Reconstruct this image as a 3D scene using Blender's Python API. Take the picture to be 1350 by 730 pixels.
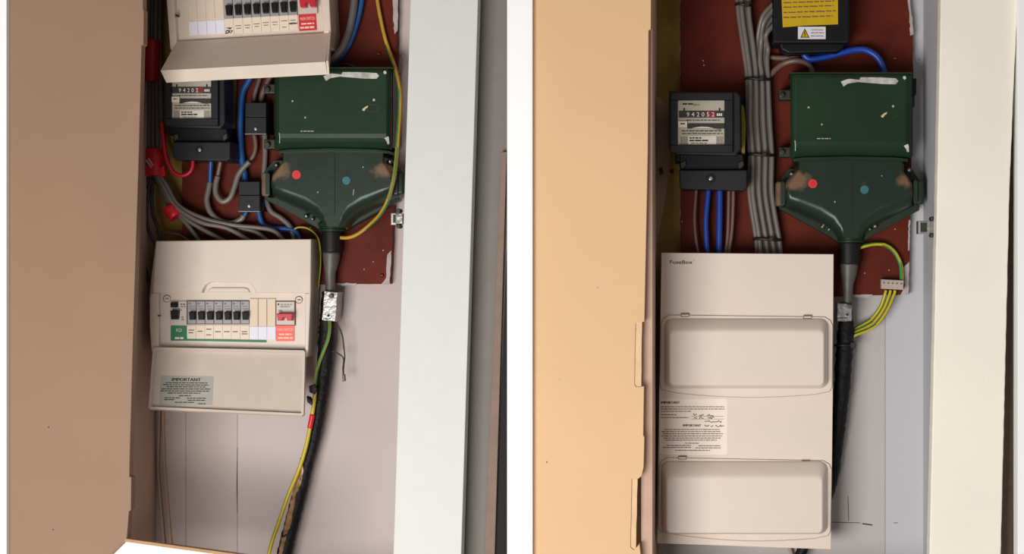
import bpy, math, random
from mathutils import Vector
random.seed(7)
for o in list(bpy.data.objects): bpy.data.objects.remove(o)
scene = bpy.context.scene
COL = scene.collection

# ------------------------------------------------------------------ camera
S = 0.0015            # metres per photo pixel on the back wall (y = 0)
D = 3.2               # camera distance from the back wall
XC, YC = 930.0, 365.0 # photo pixel straight ahead of the camera
CX, CZ = (XC-675)*S, (365-YC)*S
cd = bpy.data.cameras.new('camera'); cam = bpy.data.objects.new('camera', cd); COL.objects.link(cam)
cam.location = (CX, -D, CZ); cam.rotation_euler = (math.radians(90), 0, 0)
cd.sensor_width = 36; cd.lens = 36*D/(1350*S); cd.shift_x = -CX/(1350*S); cd.shift_y = -CZ/(1350*S)
cd.clip_start = 0.05; cd.clip_end = 60
scene.camera = cam

# ------------------------------------------------------------------ world, lights, exposure
w = bpy.data.worlds.new('world'); scene.world = w; w.use_nodes = True
w.node_tree.nodes['Background'].inputs[0].default_value = (1.0, 0.96, 0.92, 1)
w.node_tree.nodes['Background'].inputs[1].default_value = 0.24
def area(name, loc, target, sx, sy, power, col):
    l = bpy.data.lights.new(name, 'AREA'); l.shape = 'RECTANGLE'; l.size = sx; l.size_y = sy
    l.energy = power; l.color = col
    o = bpy.data.objects.new(name, l); COL.objects.link(o); o.location = loc
    o.rotation_euler = (Vector(target)-Vector(loc)).to_track_quat('-Z', 'Y').to_euler()
    return o
area('window_light', (-0.75, -2.9, -1.0), (0.05, 0, -0.05), 1.5, 1.3, 90, (1.0, 0.975, 0.95))
vs = scene.view_settings
vs.view_transform = 'Standard'; vs.look = 'None'; vs.gamma = 1; vs.use_curve_mapping = False
vs.exposure = 0.0

# ------------------------------------------------------------------ helpers
XF = [None]           # in-plane adjustment of photo pixels (a tilt or a scale of one thing)
MAP = [None]          # mapping of (px, py, d) on to a tilted lid
def P0(px, py, d):
    k = (D-d)/D
    return Vector((CX + ((px-675)*S-CX)*k, -d, CZ + ((365-py)*S-CZ)*k))
def P(px, py, d):
    if MAP[0]: return MAP[0](px, py, d)
    if XF[0]: px, py = XF[0](px, py)
    return P0(px, py, d)
def K(d): return S*(D-d)/D
def tilt(cx, cy, deg):
    a = math.radians(deg); c, s = math.cos(a), math.sin(a)
    return lambda x, y: (cx+(x-cx)*c-(y-cy)*s, cy+(x-cx)*s+(y-cy)*c)

def lin(c):
    c = c/255.0
    return c/12.92 if c <= 0.04045 else ((c+0.055)/1.055)**2.4
MATS = {}
def mat(name, rgb, rough=0.6, metal=0.0, var=0.06, scale=30, bump=0.0, bscale=120, rgb2=None, lo=0.4, hi=0.6, spec=0.5, coat=0.0):
    m = bpy.data.materials.new(name); m.use_nodes = True
    nt = m.node_tree; b = nt.nodes['Principled BSDF']
    b.inputs['Roughness'].default_value = rough; b.inputs['Metallic'].default_value = metal
    b.inputs['Specular IOR Level'].default_value = spec
    if coat: b.inputs['Coat Weight'].default_value = coat; b.inputs['Coat Roughness'].default_value = 0.15
    A = [lin(v) for v in rgb]
    tc = nt.nodes.new('ShaderNodeTexCoord')
    n = nt.nodes.new('ShaderNodeTexNoise'); n.inputs['Scale'].default_value = scale
    n.inputs['Detail'].default_value = 5; nt.links.new(tc.outputs['Object'], n.inputs['Vector'])
    r = nt.nodes.new('ShaderNodeValToRGB')
    if rgb2:
        B = [lin(v) for v in rgb2]; r.color_ramp.elements[0].position = lo; r.color_ramp.elements[1].position = hi
    else:
        B = [min(1, v*(1+var)) for v in A]; A = [v*(1-var) for v in A]
        r.color_ramp.elements[0].position = 0.3; r.color_ramp.elements[1].position = 0.7
    r.color_ramp.elements[0].color = (*A, 1); r.color_ramp.elements[1].color = (*B, 1)
    nt.links.new(n.outputs['Fac'], r.inputs['Fac']); nt.links.new(r.outputs['Color'], b.inputs['Base Color'])
    if bump:
        n2 = nt.nodes.new('ShaderNodeTexNoise'); n2.inputs['Scale'].default_value = bscale; n2.inputs['Detail'].default_value = 3
        nt.links.new(tc.outputs['Object'], n2.inputs['Vector'])
        bp = nt.nodes.new('ShaderNodeBump'); bp.inputs['Strength'].default_value = bump; bp.inputs['Distance'].default_value = 0.004
        nt.links.new(n2.outputs['Fac'], bp.inputs['Height']); nt.links.new(bp.outputs['Normal'], b.inputs['Normal'])
    MATS[name] = m
    return m

class MB:
    def __init__(s): s.v = []; s.f = []; s.m = []; s.sm = []
    def ring_loft(s, rings, cap0=True, cap1=True, mi=0, smooth=False):
        n = len(rings[0]); b = len(s.v)
        for r in rings: s.v += [Vector(p) for p in r]
        for i in range(len(rings)-1):
            for k in range(n):
                a = b+i*n+k; c = b+i*n+(k+1) % n
                s.f.append((a, c, c+n, a+n)); s.m.append(mi(i, k) if callable(mi) else mi); s.sm.append(smooth)
        if cap0: s.f.append(tuple(b+k for k in range(n))[::-1]); s.m.append(0 if callable(mi) else mi); s.sm.append(False)
        if cap1:
            q = b+(len(rings)-1)*n
            s.f.append(tuple(q+k for k in range(n))); s.m.append(0 if callable(mi) else mi); s.sm.append(False)
        return s
    def slab(s, out, d0, d1, bev=0.0, steps=1, mi=0, smooth=False, bdep=None):
        """outline in photo pixels (seen at depth d1), from depth d0 to d1, front edge rounded by bev pixels"""
        ar = sum(out[i][0]*out[(i+1) % len(out)][1]-out[(i+1) % len(out)][0]*out[i][1] for i in range(len(out)))
        if ar < 0: out = out[::-1]          # clockwise on screen -> consistent
        front = [P(x, y, d1) for x, y in out]
        if bev <= 0:
            if MAP[0]:
                back = [P(x, y, d0) for x, y in out]
            else: back = [Vector((p.x, -d0, p.z)) for p in front]
            return s.ring_loft([back, front][::-1], mi=mi)
        bw = bdep or bev*K(d1); bw = min(bw, abs(d1-d0)*0.98)
        rings = [[Vector((p.x, -d0, p.z)) for p in front]]
        for j in range(steps+1):
            a = j/steps*math.pi/2
            ins = offset(out, bev*(1-math.cos(a))); dd = d1-bw+bw*math.sin(a)
            rr = [P(x, y, d1) for x, y in ins]
            rings.append([Vector((p.x, -dd, p.z)) for p in rr])
        return s.ring_loft(rings[::-1], mi=mi, smooth=smooth)
    def rect(s, x0, y0, x1, y1, d0, d1, bev=0, steps=1, mi=0, rad=0):
        return s.slab(rrect(x0, y0, x1, y1, rad), d0, d1, bev, steps, mi)
    def cyl(s, px, py, r, d0, d1, bev=0, n=16, mi=0, steps=2):
        return s.slab([(px+r*math.cos(t*2*math.pi/n), py+r*math.sin(t*2*math.pi/n)) for t in range(n)], d0, d1, bev, steps, mi, smooth=False)
    def tube(s, pts, r, seg=10, res=6, mi=0, caps=True, rough=0.0):
        """swept tube; pts are world Vectors, r in metres: number or one per point"""
        rs = r if isinstance(r, (list, tuple)) else [r]*len(pts)
        C, R = catmull(pts, rs, res)
        t0 = (C[1]-C[0]).normalized()
        u = t0.orthogonal().normalized(); rings = []
        for i, c in enumerate(C):
            t = (C[min(i+1, len(C)-1)]-C[max(i-1, 0)]).normalized()
            u = (u-t*u.dot(t)).normalized(); v = t.cross(u)
            rings.append([c+(u*math.cos(a)+v*math.sin(a))*R[i]*(1+rough*(random.random()-0.5)) for a in [2*math.pi*k/seg for k in range(seg)]])
        return s.ring_loft(rings, caps, caps, mi=mi, smooth=True)
    def bar(s, a, b, w, h, up=(0, 0, 1)):
        a, b = Vector(a), Vector(b); t = (b-a).normalized(); u = Vector(up)
        u = (u-t*u.dot(t)).normalized(); v = t.cross(u)
        q = lambda c: [c+u*h/2+v*w/2, c-u*h/2+v*w/2, c-u*h/2-v*w/2, c+u*h/2-v*w/2]
        return s.ring_loft([q(a), q(b)])
    def plate(s, quad, th):
        """four world corners, thickness th to the back of the quad's normal"""
        n = (quad[1]-quad[0]).cross(quad[3]-quad[0]).normalized()
        if n.y > 0: n = -n
        return s.ring_loft([quad, [p-n*th for p in quad]])

def offset(poly, d):
    if d == 0: return list(poly)
    n = len(poly); res = []
    for i in range(n):
        x0, y0 = poly[i-1]; x1, y1 = poly[i]; x2, y2 = poly[(i+1) % n]
        e1 = (x1-x0, y1-y0); e2 = (x2-x1, y2-y1)
        l1 = math.hypot(*e1) or 1e-6; l2 = math.hypot(*e2) or 1e-6
        n1 = (-e1[1]/l1, e1[0]/l1); n2 = (-e2[1]/l2, e2[0]/l2)
        bx, by = n1[0]+n2[0], n1[1]+n2[1]; q = bx*bx+by*by
        if q < 0.2: q = 0.2
        res.append((x1+bx*2*d/q, y1+by*2*d/q))
    return res
def rrect(x0, y0, x1, y1, r=0, n=5):
    if r <= 0: return [(x0, y0), (x1, y0), (x1, y1), (x0, y1)]
    o = []
    for cx, cy, a in ((x1-r, y0+r, -90), (x1-r, y1-r, 0), (x0+r, y1-r, 90), (x0+r, y0+r, 180)):
        for k in range(n+1):
            t = math.radians(a+90*k/n); o.append((cx+r*math.cos(t), cy+r*math.sin(t)))
    return o
def catmull(pts, rs, res):
    if len(pts) == 2: res = max(2, res//2)
    C, R = [], []
    n = len(pts)
    for i in range(n-1):
        p0 = pts[i-1] if i else pts[0]*2-pts[1]; p1 = pts[i]; p2 = pts[i+1]; p3 = pts[i+2] if i+2 < n else pts[-1]*2-pts[-2]
        for k in range(res):
            t = k/res
            C.append(0.5*((p1*2)+(p2-p0)*t+(p0*2-p1*5+p2*4-p3)*t*t+(p1*3-p0-p2*3+p3)*t**3))
            R.append(rs[i]+(rs[i+1]-rs[i])*t)
    C.append(pts[-1].copy()); R.append(rs[-1])
    return C, R

def obj(name, mb, mats, parent=None, loc=None, bev=0):
    """one mesh object; a part's vertices are stored relative to its parent's origin"""
    base = parent['_o'] if parent is not None else (loc if loc is not None else (0, 0, 0))
    base = Vector(base)
    me = bpy.data.meshes.new(name)
    me.from_pydata([tuple(p-base) for p in mb.v], [], mb.f)
    for m in (mats if isinstance(mats, (list, tuple)) else [mats]): me.materials.append(MATS[m] if isinstance(m, str) else m)
    for p, mi, sm in zip(me.polygons, mb.m, mb.sm): p.material_index = mi; p.use_smooth = sm
    me.update()
    import bmesh
    bm = bmesh.new(); bm.from_mesh(me); bmesh.ops.recalc_face_normals(bm, faces=bm.faces); bm.to_mesh(me); bm.free()
    o = bpy.data.objects.new(name, me); COL.objects.link(o)
    if parent is not None: o.parent = parent
    else: o.location = base
    o['_o'] = tuple(base)
    if bev:
        md = o.modifiers.new('bevel', 'BEVEL'); md.width = bev; md.segments = 2; md.limit_method = 'ANGLE'
    return o
def tag(o, label, cat, group=None):
    o['label'] = label; o['category'] = cat
    if group: o['group'] = group
    return o
def thing(name, label, cat, loc, group=None):
    o = bpy.data.objects.new(name, None); COL.objects.link(o); o.location = loc; o.empty_display_size = 0.02
    o['_o'] = tuple(loc); return tag(o, label, cat, group)
def struct(name, mb, m, parent=None):
    o = obj(name, mb, m, parent)
    if parent is None: o['kind'] = 'structure'
    return o
def one(name, mb, m, label, cat, group=None):
    c = sum(mb.v, Vector())/len(mb.v); zmin = min(p.z for p in mb.v)
    return tag(obj(name, mb, m, None, (c.x, c.y, zmin)), label, cat, group)

_fc = {}
def glyphs(txt):
    if txt not in _fc:
        cu = bpy.data.curves.new('t', 'FONT'); cu.body = txt; cu.align_x = 'LEFT'; cu.resolution_u = 3
        to = bpy.data.objects.new('t', cu); COL.objects.link(to)
        bpy.context.view_layer.update()
        me = bpy.data.meshes.new_from_object(to.evaluated_get(bpy.context.evaluated_depsgraph_get()))
        _fc[txt] = ([tuple(v.co[:2]) for v in me.vertices], [tuple(p.vertices) for p in me.polygons])
        bpy.data.objects.remove(to); bpy.data.curves.remove(cu); bpy.data.meshes.remove(me)
    return _fc[txt]
def text(mb, txt, x, y, d, h, width=None, mi=0, bold=0.0):
    """flat lettering: x, y = left end of the base line in photo pixels, h = capital height in pixels"""
    vs_, fs = glyphs(txt)
    mx = max(v[0] for v in vs_); sc = h/0.69; sx = width/mx if width else sc
    for dx in ([0, bold] if bold else [0]):
        b = len(mb.v)
        mb.v += [P(x+v[0]*sx+dx, y-v[1]*sc, d) for v in vs_]
        for f in fs: mb.f.append(tuple(b+i for i in f)); mb.m.append(mi); mb.sm.append(False)
def words(mb, x0, x1, y, d, h=1.1, mi=0, wl=(2.5, 7), gap=1.0, slope=0.0):
    """a line of print too small to read: little word-long dashes"""
    x = x0
    while x < x1-1:
        e = min(x1, x+random.uniform(*wl)); yy = y+(x-x0)*slope
        b = len(mb.v); mb.v += [P(x, yy-h/2, d), P(e, yy-h/2, d), P(e, yy+h/2, d), P(x, yy+h/2, d)]
        mb.f.append((b, b+1, b+2, b+3)); mb.m.append(mi); mb.sm.append(False); x = e+gap
def stroke(mb, pts, d, wpx, mi=0):
    """a flat pen or crack line"""
    for (x0, y0), (x1, y1) in zip(pts, pts[1:]):
        l = math.hypot(x1-x0, y1-y0) or 1; nx, ny = -(y1-y0)/l*wpx/2, (x1-x0)/l*wpx/2
        b = len(mb.v); mb.v += [P(x0+nx, y0+ny, d), P(x1+nx, y1+ny, d), P(x1-nx, y1-ny, d), P(x0-nx, y0-ny, d)]
        mb.f.append((b, b+1, b+2, b+3)); mb.m.append(mi); mb.sm.append(False)
def ragged(pts, amp=0.8, step=6):
    out = []
    for i in range(len(pts)):
        (x0, y0), (x1, y1) = pts[i], pts[(i+1) % len(pts)]
        n = max(1, int(math.hypot(x1-x0, y1-y0)/step))
        for k in range(n):
            t = k/n; a = amp if 0 < k else 0
            out.append((x0+(x1-x0)*t+random.uniform(-a, a), y0+(y1-y0)*t+random.uniform(-a, a)))
    return out

# ------------------------------------------------------------------ materials
mat('white_paint', (250, 250, 250), 0.55, var=0.01)
mat('post_white', (208, 208, 205), 0.5, var=0.015, bump=0.05, bscale=300, spec=0.3)
mat('post_cream', (244, 237, 221), 0.5, var=0.03, scale=6, bump=0.08, bscale=200, spec=0.3)
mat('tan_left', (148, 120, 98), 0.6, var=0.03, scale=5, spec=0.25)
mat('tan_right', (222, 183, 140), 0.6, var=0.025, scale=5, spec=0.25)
mat('board_edge', (225, 190, 150), 0.8, var=0.1)
mat('wall_pink', (190, 176, 172), 0.55, var=0.04, scale=4, bump=0.05, bscale=60, spec=0.3)
mat('wall_dull', (180, 165, 158), 0.6, var=0.05, scale=4, bump=0.05, bscale=60)
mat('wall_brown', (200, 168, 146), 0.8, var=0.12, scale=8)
mat('wall_grey', (188, 188, 192), 0.55, var=0.03, scale=4, bump=0.05, bscale=60)
mat('wall_greywarm', (184, 178, 175), 0.55, var=0.03, scale=4, bump=0.05, bscale=60)  # warmer than wall_grey: the wall's shading boundary put into panel colour
mat('plaster_pink', (168, 140, 118), 0.8, var=0.1, scale=14, bump=0.2)
mat('seam', (90, 78, 72), 0.9)
mat('gap_line', (168, 150, 138), 0.8)
mat('crack', (70, 55, 48), 0.9)
mat('mustard', (150, 118, 48), 0.75, var=0.2, scale=18, bump=0.1)
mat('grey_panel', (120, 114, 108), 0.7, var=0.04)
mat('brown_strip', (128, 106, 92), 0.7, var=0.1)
mat('gap_shade', (36, 30, 30), 0.9)
mat('red_board', (90, 32, 19), 0.55, var=0.32, scale=9, bump=0.06, bscale=90, spec=0.12)
mat('chipped_paint', (172, 162, 158), 0.8, var=0.15, scale=60)
mat('ivory', (212, 197, 183), 0.32, var=0.02, spec=0.4)
mat('ivory_lid', (202, 188, 174), 0.2, var=0.03, spec=0.45)
mat('ivory_old', (214, 197, 180), 0.35, var=0.03)
mat('cream_box', (224, 208, 194), 0.4, var=0.01, spec=0.4)
mat('device_grey', (150, 148, 148), 0.45, var=0.03)
mat('device_light', (196, 186, 176), 0.45, var=0.03)
mat('blank_beige', (214, 194, 168), 0.45, var=0.02)
mat('black_plastic', (14, 14, 15), 0.5, var=0.1, spec=0.2)
mat('meter_black', (27, 29, 32), 0.42, var=0.08, spec=0.28)
mat('meter_deep', (12, 12, 14), 0.45, var=0.1, spec=0.25)
mat('ink', (40, 36, 36), 0.8)
mat('ink_soft', (120, 100, 92), 0.8)
mat('ink_brown', (110, 78, 70), 0.8)
mat('label_paper', (226, 210, 190), 0.6, var=0.02)
mat('label_lilac', (222, 220, 232), 0.55, var=0.01)
mat('label_green', (14, 112, 66), 0.5, var=0.03)
mat('label_red', (236, 96, 84), 0.5, var=0.04)
mat('label_red_dark', (196, 30, 44), 0.5, var=0.04)
mat('switch_red', (190, 20, 44), 0.4, var=0.06)
mat('pale_print', (250, 196, 176), 0.7)
mat('sticker_grey', (168, 166, 156), 0.5, var=0.03)
mat('sticker_cream', (240, 224, 208), 0.5, var=0.01)
mat('dial_plate', (172, 166, 150), 0.5, var=0.04)
mat('dial_label', (206, 200, 186), 0.6, var=0.03)
mat('dial_dark', (40, 38, 34), 0.6)
mat('dial_red', (120, 26, 26), 0.6)
mat('digit_white', (220, 216, 205), 0.6)
mat('yellow_label', (194, 160, 8), 0.5, var=0.04, spec=0.3)
mat('yellow_dull', (140, 120, 18), 0.6, var=0.1)
mat('warning_white', (214, 212, 218), 0.5, var=0.02)
mat('print_red', (170, 70, 70), 0.7)
mat('print_violet', (110, 100, 140), 0.7)
mat('green_iron', (27, 50, 31), 0.36, var=0.2, scale=8, bump=0.04, bscale=70, spec=0.25)
mat('green_dull', (36, 49, 39), 0.38, var=0.16, scale=10, bump=0.04, bscale=70, spec=0.3)
mat('rust_tan', (112, 86, 64), 0.8, var=0.3, scale=40, bump=0.2)
mat('paint_white', (184, 182, 176), 0.8, var=0.3, scale=70)
mat('paint_tan', (206, 184, 150), 0.7, var=0.1)
mat('dot_red', (205, 44, 40), 0.6, var=0.05)
mat('dot_teal', (44, 104, 108), 0.6, var=0.05)
mat('bolt_dark', (56, 56, 48), 0.5, metal=0.5, var=0.3, scale=80)
mat('steel', (190, 188, 186), 0.3, metal=0.9, var=0.15, scale=60)
mat('bright_steel', (146, 143, 140), 0.35, metal=0.7, var=0.3, scale=90, bump=0.3)
mat('lead_grey', (88, 83, 79), 0.5, metal=0.2, var=0.2, scale=30, bump=0.1)
mat('sleeve_black', (26, 24, 25), 0.5, var=0.1, spec=0.25)
mat('tar_black', (17, 16, 17), 0.55, var=0.3, scale=60, bump=0.6, bscale=160, spec=0.25)
mat('hessian', (150, 112, 72), 0.9, var=0.4, scale=90, bump=0.6, bscale=200)
mat('pvc_grey', (110, 102, 96), 0.36, var=0.1, scale=20)
mat('pvc_grey_dark', (92, 86, 84), 0.4, var=0.08)
mat('pvc_black', (44, 40, 42), 0.45, var=0.1)
mat('pvc_brown', (112, 84, 78), 0.42, var=0.06)
mat('pvc_blue', (24, 68, 166), 0.38, var=0.05)
mat('pvc_blue_left', (18, 78, 140), 0.4, var=0.05)
mat('pvc_red', (188, 22, 48), 0.4, var=0.06)
mat('tape_red', (206, 22, 38), 0.4, var=0.12, scale=60, bump=0.2)
mat('tape_red_dark', (168, 14, 34), 0.4, var=0.1, scale=60)
mat('tie_black', (24, 23, 24), 0.45)
mat('wire_yellow', (196, 172, 28), 0.42, var=0.05)
mat('wire_green', (48, 120, 52), 0.42, var=0.05)
mat('wire_ochre', (186, 140, 36), 0.42, var=0.08)
mat('wire_dark', (58, 52, 46), 0.6, var=0.1)
mat('block_grey', (176, 160, 148), 0.6, var=0.05)
mat('wood_edge', (176, 138, 104), 0.8, var=0.15)

def worn_green(nm, k, dx):
    m_ = mat(nm, (32, 46, 36), 0.3, var=0.16, scale=10, bump=0.04, bscale=70, spec=0.35)
    nt = m_.node_tree; b = nt.nodes['Principled BSDF']; src = b.inputs['Base Color'].links[0].from_socket
    tc = nt.nodes.new('ShaderNodeTexCoord'); ns = nt.nodes.new('ShaderNodeTexNoise'); ns.inputs['Scale'].default_value = 70; ns.inputs['Detail'].default_value = 6
    nt.links.new(tc.outputs['Object'], ns.inputs['Vector']); col = src
    for cx, cz, rad in ((-0.117, 0.116, 0.034), (0.112, 0.118, 0.030)):      # where paint has rubbed off to bare brown metal
        sub = nt.nodes.new('ShaderNodeVectorMath'); sub.operation = 'SUBTRACT'; nt.links.new(tc.outputs['Object'], sub.inputs[0]); sub.inputs[1].default_value = (cx*k+dx, -0.065, cz*k)
        sq = nt.nodes.new('ShaderNodeVectorMath'); sq.operation = 'MULTIPLY'; nt.links.new(sub.outputs[0], sq.inputs[0]); sq.inputs[1].default_value = (0.8, 0.3, 1.5)
        ln = nt.nodes.new('ShaderNodeVectorMath'); ln.operation = 'LENGTH'; nt.links.new(sq.outputs[0], ln.inputs[0])
        ad = nt.nodes.new('ShaderNodeMath'); ad.operation = 'MULTIPLY_ADD'; nt.links.new(ns.outputs['Fac'], ad.inputs[0]); ad.inputs[1].default_value = 0.03; nt.links.new(ln.outputs['Value'], ad.inputs[2])
        mr = nt.nodes.new('ShaderNodeMapRange'); mr.inputs['From Min'].default_value = rad; mr.inputs['From Max'].default_value = rad+0.012; mr.inputs['To Min'].default_value = 0.8; mr.inputs['To Max'].default_value = 0.0
        nt.links.new(ad.outputs[0], mr.inputs['Value'])
        mx = nt.nodes.new('ShaderNodeMix'); mx.data_type = 'RGBA'; nt.links.new(mr.outputs[0], mx.inputs['Factor']); nt.links.new(col, mx.inputs['A']); mx.inputs['B'].default_value = (lin(128), lin(98), lin(74), 1); col = mx.outputs['Result']
    nt.links.new(col, b.inputs['Base Color'])
worn_green('funnel_green', 1.0, 0.0); worn_green('funnel_green_left', 0.965, 0.016)

# ------------------------------------------------------------------ the setting
FD = 0.30     # depth of the cupboards: their front faces stand this far before the back wall
TOP, BOT = -22, 800
def back_wall(name, x0, x1, seams, mats):
    b = MB(); b.rect(x0, -40, x1, BOT, -0.03, -0.006)
    wl = struct(name, b, 'seam')
    ed = [x0]+seams+[x1]
    for i in range(len(ed)-1):
        p = MB(); p.rect(ed[i]+0.25, -40, ed[i+1]-0.25, BOT, -0.0059, 0.0)
        obj('panel', p, mats[i], wl)
    return wl
WL = back_wall('wall_back_left', 120, 640, [245, 313], ['wall_dull', 'wall_dull', 'wall_pink'])
WR = back_wall('wall_back_right', 820, 1262, [868, 1167], ['wall_brown', 'wall_greywarm', 'wall_grey'])  # brown of the edge panel is shade put into its colour
def block(name, x0, x1, z0, z1, y0, y1, m):   # world box
    b = MB(); b.ring_loft([[(x0, y, z0), (x1, y, z0), (x1, y, z1), (x0, y, z1)] for y in (y0, y1)])
    return struct(name, b, m)
zt, zb = P0(0, -14, 0).z, P0(0, 790, 0).z
xl = P0(206, 0, 0).x; xr = P0(590, 0, 0).x; xm = P0(866, 0, 0).x; xq = P0(1217, 0, 0).x
block('wall_left', xl-0.03, xl, zb, zt, 0.0, -FD+0.022, 'wall_brown')
block('wall_middle_left', xr, xr+0.02, zb, zt, 0.0, -FD+0.022, 'wall_pink')
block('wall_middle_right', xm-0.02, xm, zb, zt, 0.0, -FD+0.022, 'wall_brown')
block('wall_right', xq, xq+0.03, zb, zt, 0.0, -FD+0.022, 'wall_grey')
block('ceiling_left', xl-0.03, xr+0.02, zt, zt+0.02, 0.03, -FD, 'wall_dull')
block('ceiling_right', xm-0.02, xq+0.03, zt, zt+0.02, 0.03, -FD, 'wall_dull')
block('floor_left', xl-0.03, xr+0.02, zb-0.02, zb, 0.03, -FD, 'wall_dull')
block('floor_right', xm-0.02, xq+0.03, zb-0.02, zb, 0.03, -FD, 'wall_dull')

# white face frame: outer stiles and the stile between the two cupboards
for nm, x0, x1 in (('trim_1', -300, 8.5), ('trim_2', 668.5, 702), ('trim_3', 1342, 1650)):
    b = MB(); b.rect(x0, -150, x1, 880, FD-0.03, FD+0.012, 0.5); struct(nm, b, 'white_paint')
# tan boards at the left of each cupboard, edges chipped and notched for hinges
b = MB(); b.slab([(-10, -60), (189, -60), (188.2, 12), (189.5, 13), (189, 58), (186.5, 60), (183, 200), (176, 420), (171, 600), (170.5, 628), (173, 629), (172.5, 672), (170, 674), (167, 712), (166, 860), (-10, 860)], FD-0.02, FD, 0.4)
t = struct('door_1', b, ['tan_left'])
for (x, y) in ((64, 563), (70, 698)):
    h = MB(); h.cyl(x, y, 0.9, FD-0.001, FD+0.0006, n=8); obj('pin_hole', h, 'crack', t)
b = MB(); b.slab([(690, -60), (858.5, -60), (858, 38), (855, 40), (854, 200), (852, 300), (849.5, 424), (838, 425.5), (837, 470), (836.5, 507), (839, 510), (849, 509), (848, 574), (849.5, 576), (848.5, 616), (846, 627), (840, 632), (833, 631), (832, 680), (831, 721), (836, 725), (843, 717), (845, 735), (843, 860), (690, 860)], FD-0.02, FD, 0.4)
t = struct('door_2', b, ['tan_right'])
for pts in ([(832, 420), (846.5, 420), (845.5, 514), (832, 514)], [(826, 626), (840.5, 626), (838, 730), (826, 730)]):
    h = MB(); h.slab(ragged(pts, 0.4, 12), FD-0.019, FD-0.0025); obj('torn_edge', h, 'board_edge', t)
for (x, y, r) in ((721, 609, 1.1), (788, 379, 0.6), (738, 500, 0.5)):
    h = MB(); h.cyl(x, y, r, FD-0.001, FD+0.0006, n=8); obj('pin_hole', h, 'ink_soft', t)
# white posts at the right of each cupboard
b = MB(); b.slab([(543, -60), (632, -60), (608, 735), (604, 870), (514, 870), (518.5, 735)], FD-0.035, FD, 0.8, 2); struct('trim_4', b, 'post_white')
b = MB(); b.slab(ragged([(1241.5, -60), (1344, -60), (1331, 250), (1319.5, 735), (1316, 870), (1221, 870), (1225.5, 730), (1232, 440)], 0.25, 9), FD-0.035, FD, 1.4, 2)
pr = struct('trim_5', b, 'post_cream')
# shaded recess between the left post and the middle stile, with a leaning batten
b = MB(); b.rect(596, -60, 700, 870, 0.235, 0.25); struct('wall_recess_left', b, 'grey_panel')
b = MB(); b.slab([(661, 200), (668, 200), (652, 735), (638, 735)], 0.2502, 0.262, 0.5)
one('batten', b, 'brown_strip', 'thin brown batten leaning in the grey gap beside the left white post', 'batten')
b = MB(); b.slab([(668, 330), (695, 330), (695, 740), (652, 740)], 0.2502, 0.255); struct('gap_shade_left', b, 'gap_shade')  # dark sheet over the panel; the gap's shade is its colour
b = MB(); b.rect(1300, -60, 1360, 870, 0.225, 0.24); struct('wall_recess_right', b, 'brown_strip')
b = MB(); b.slab([(1343, -20), (1350, -20), (1350, 740), (1336, 740)], 0.2402, 0.25); struct('gap_shade_right', b, 'gap_shade')  # near-black strip paints the shade of the narrow gap

# stains, cracks and old paint on the back walls
def patch(parent, pts, m, d=0.0006, nm='paint_patch', rag=1.0):
    b = MB(); b.slab(ragged(pts, rag, 7), -0.001, d); return obj(nm, b, m, parent)
patch(WL, [(205, -30), (241, -30), (241, 322), (205, 322)], 'mustard')
patch(WR, [(845, -30), (897, -30), (897, 338), (880, 340), (876, 490), (868, 492), (862, 440), (857, 335), (866, 320), (870, 300), (876, 270), (880, 240), (884, 200), (886, 160), (884, 140), (870, 128), (845, 125)], 'mustard', 0.0012)
patch(WR, [(845, 120), (895, 120), (890, 345), (845, 345)], 'plaster_pink')
for pts in ([(868, 222), (873, 220), (875, 228), (870, 232)], [(883, 224), (888, 222), (888, 228), (884, 229)]):
    patch(WR, pts, 'crack', 0.0016, 'chip', 0.5)
def crack(parent, pts, wd=0.8):
    b = MB()
    for (x0, y0), (x1, y1) in zip(pts, pts[1:]): b.slab([(x0-wd/2, y0-0.2), (x0+wd/2, y0-0.2), (x1+wd/2, y1+0.2), (x1-wd/2, y1+0.2)] if abs(y1-y0) > abs(x1-x0) else [(x0, y0-wd/2), (x1, y1-wd/2), (x1, y1+wd/2), (x0, y0+wd/2)], -0.001, 0.0005)
    return obj('crack', b, 'crack', parent)
crack(WR, [(1118, 654), (1119, 686)], 0.7); crack(WR, [(1096, 688), (1134, 689)], 0.7); crack(WR, [(1137, 690), (1150, 692)], 1.6)
crack(WR, [(1178, 689), (1184, 689)], 0.7); crack(WR, [(1218, 490), (1219, 494)], 1.0); crack(WR, [(1219, 520), (1221, 521)], 1.4)
crack(WL, [(313, 590), (312.2, 640), (313, 676)], 0.8)
# split wooden bead running down the corner at the left
b = MB()
for x0, x1, w_ in ((209.5, 207, 1.6), (213, 216, 1.2)):
    b.slab([(x0, 530), (x0+w_, 530), (x1+w_-0.3, 620), (x1+w_+10, 735), (x1+9, 735), (x1, 620)], 0.0, 0.012, 0.4)
one('corner_bead', b, 'wall_brown', 'split thin wooden bead running down the left cupboard corner', 'bead')
# white ledge corner, stood up steeply to catch light, at the foot of the left tan board, its brown upper edge
lg = thing('tilted_ledge', 'white ledge corner stood up to catch light, with a brown edge at the foot of the left tan board', 'board', P0(190, 800, 0.33))
A = P0(167, 713.5, 0.312); B2 = P0(345, 738, 0.33); L2 = P0(128, 752, 0.33); M2 = P0(330, 800, 0.345)
b = MB(); b.plate([A, B2, M2, L2], 0.010); obj('board_face', b, 'white_paint', lg)
b = MB(); b.bar(A+Vector((-0.002, 0.004, 0.0025)), B2+Vector((0, 0.004, 0.0025)), 0.012, 0.0055); obj('upper_edge', b, 'wood_edge', lg)

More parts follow.
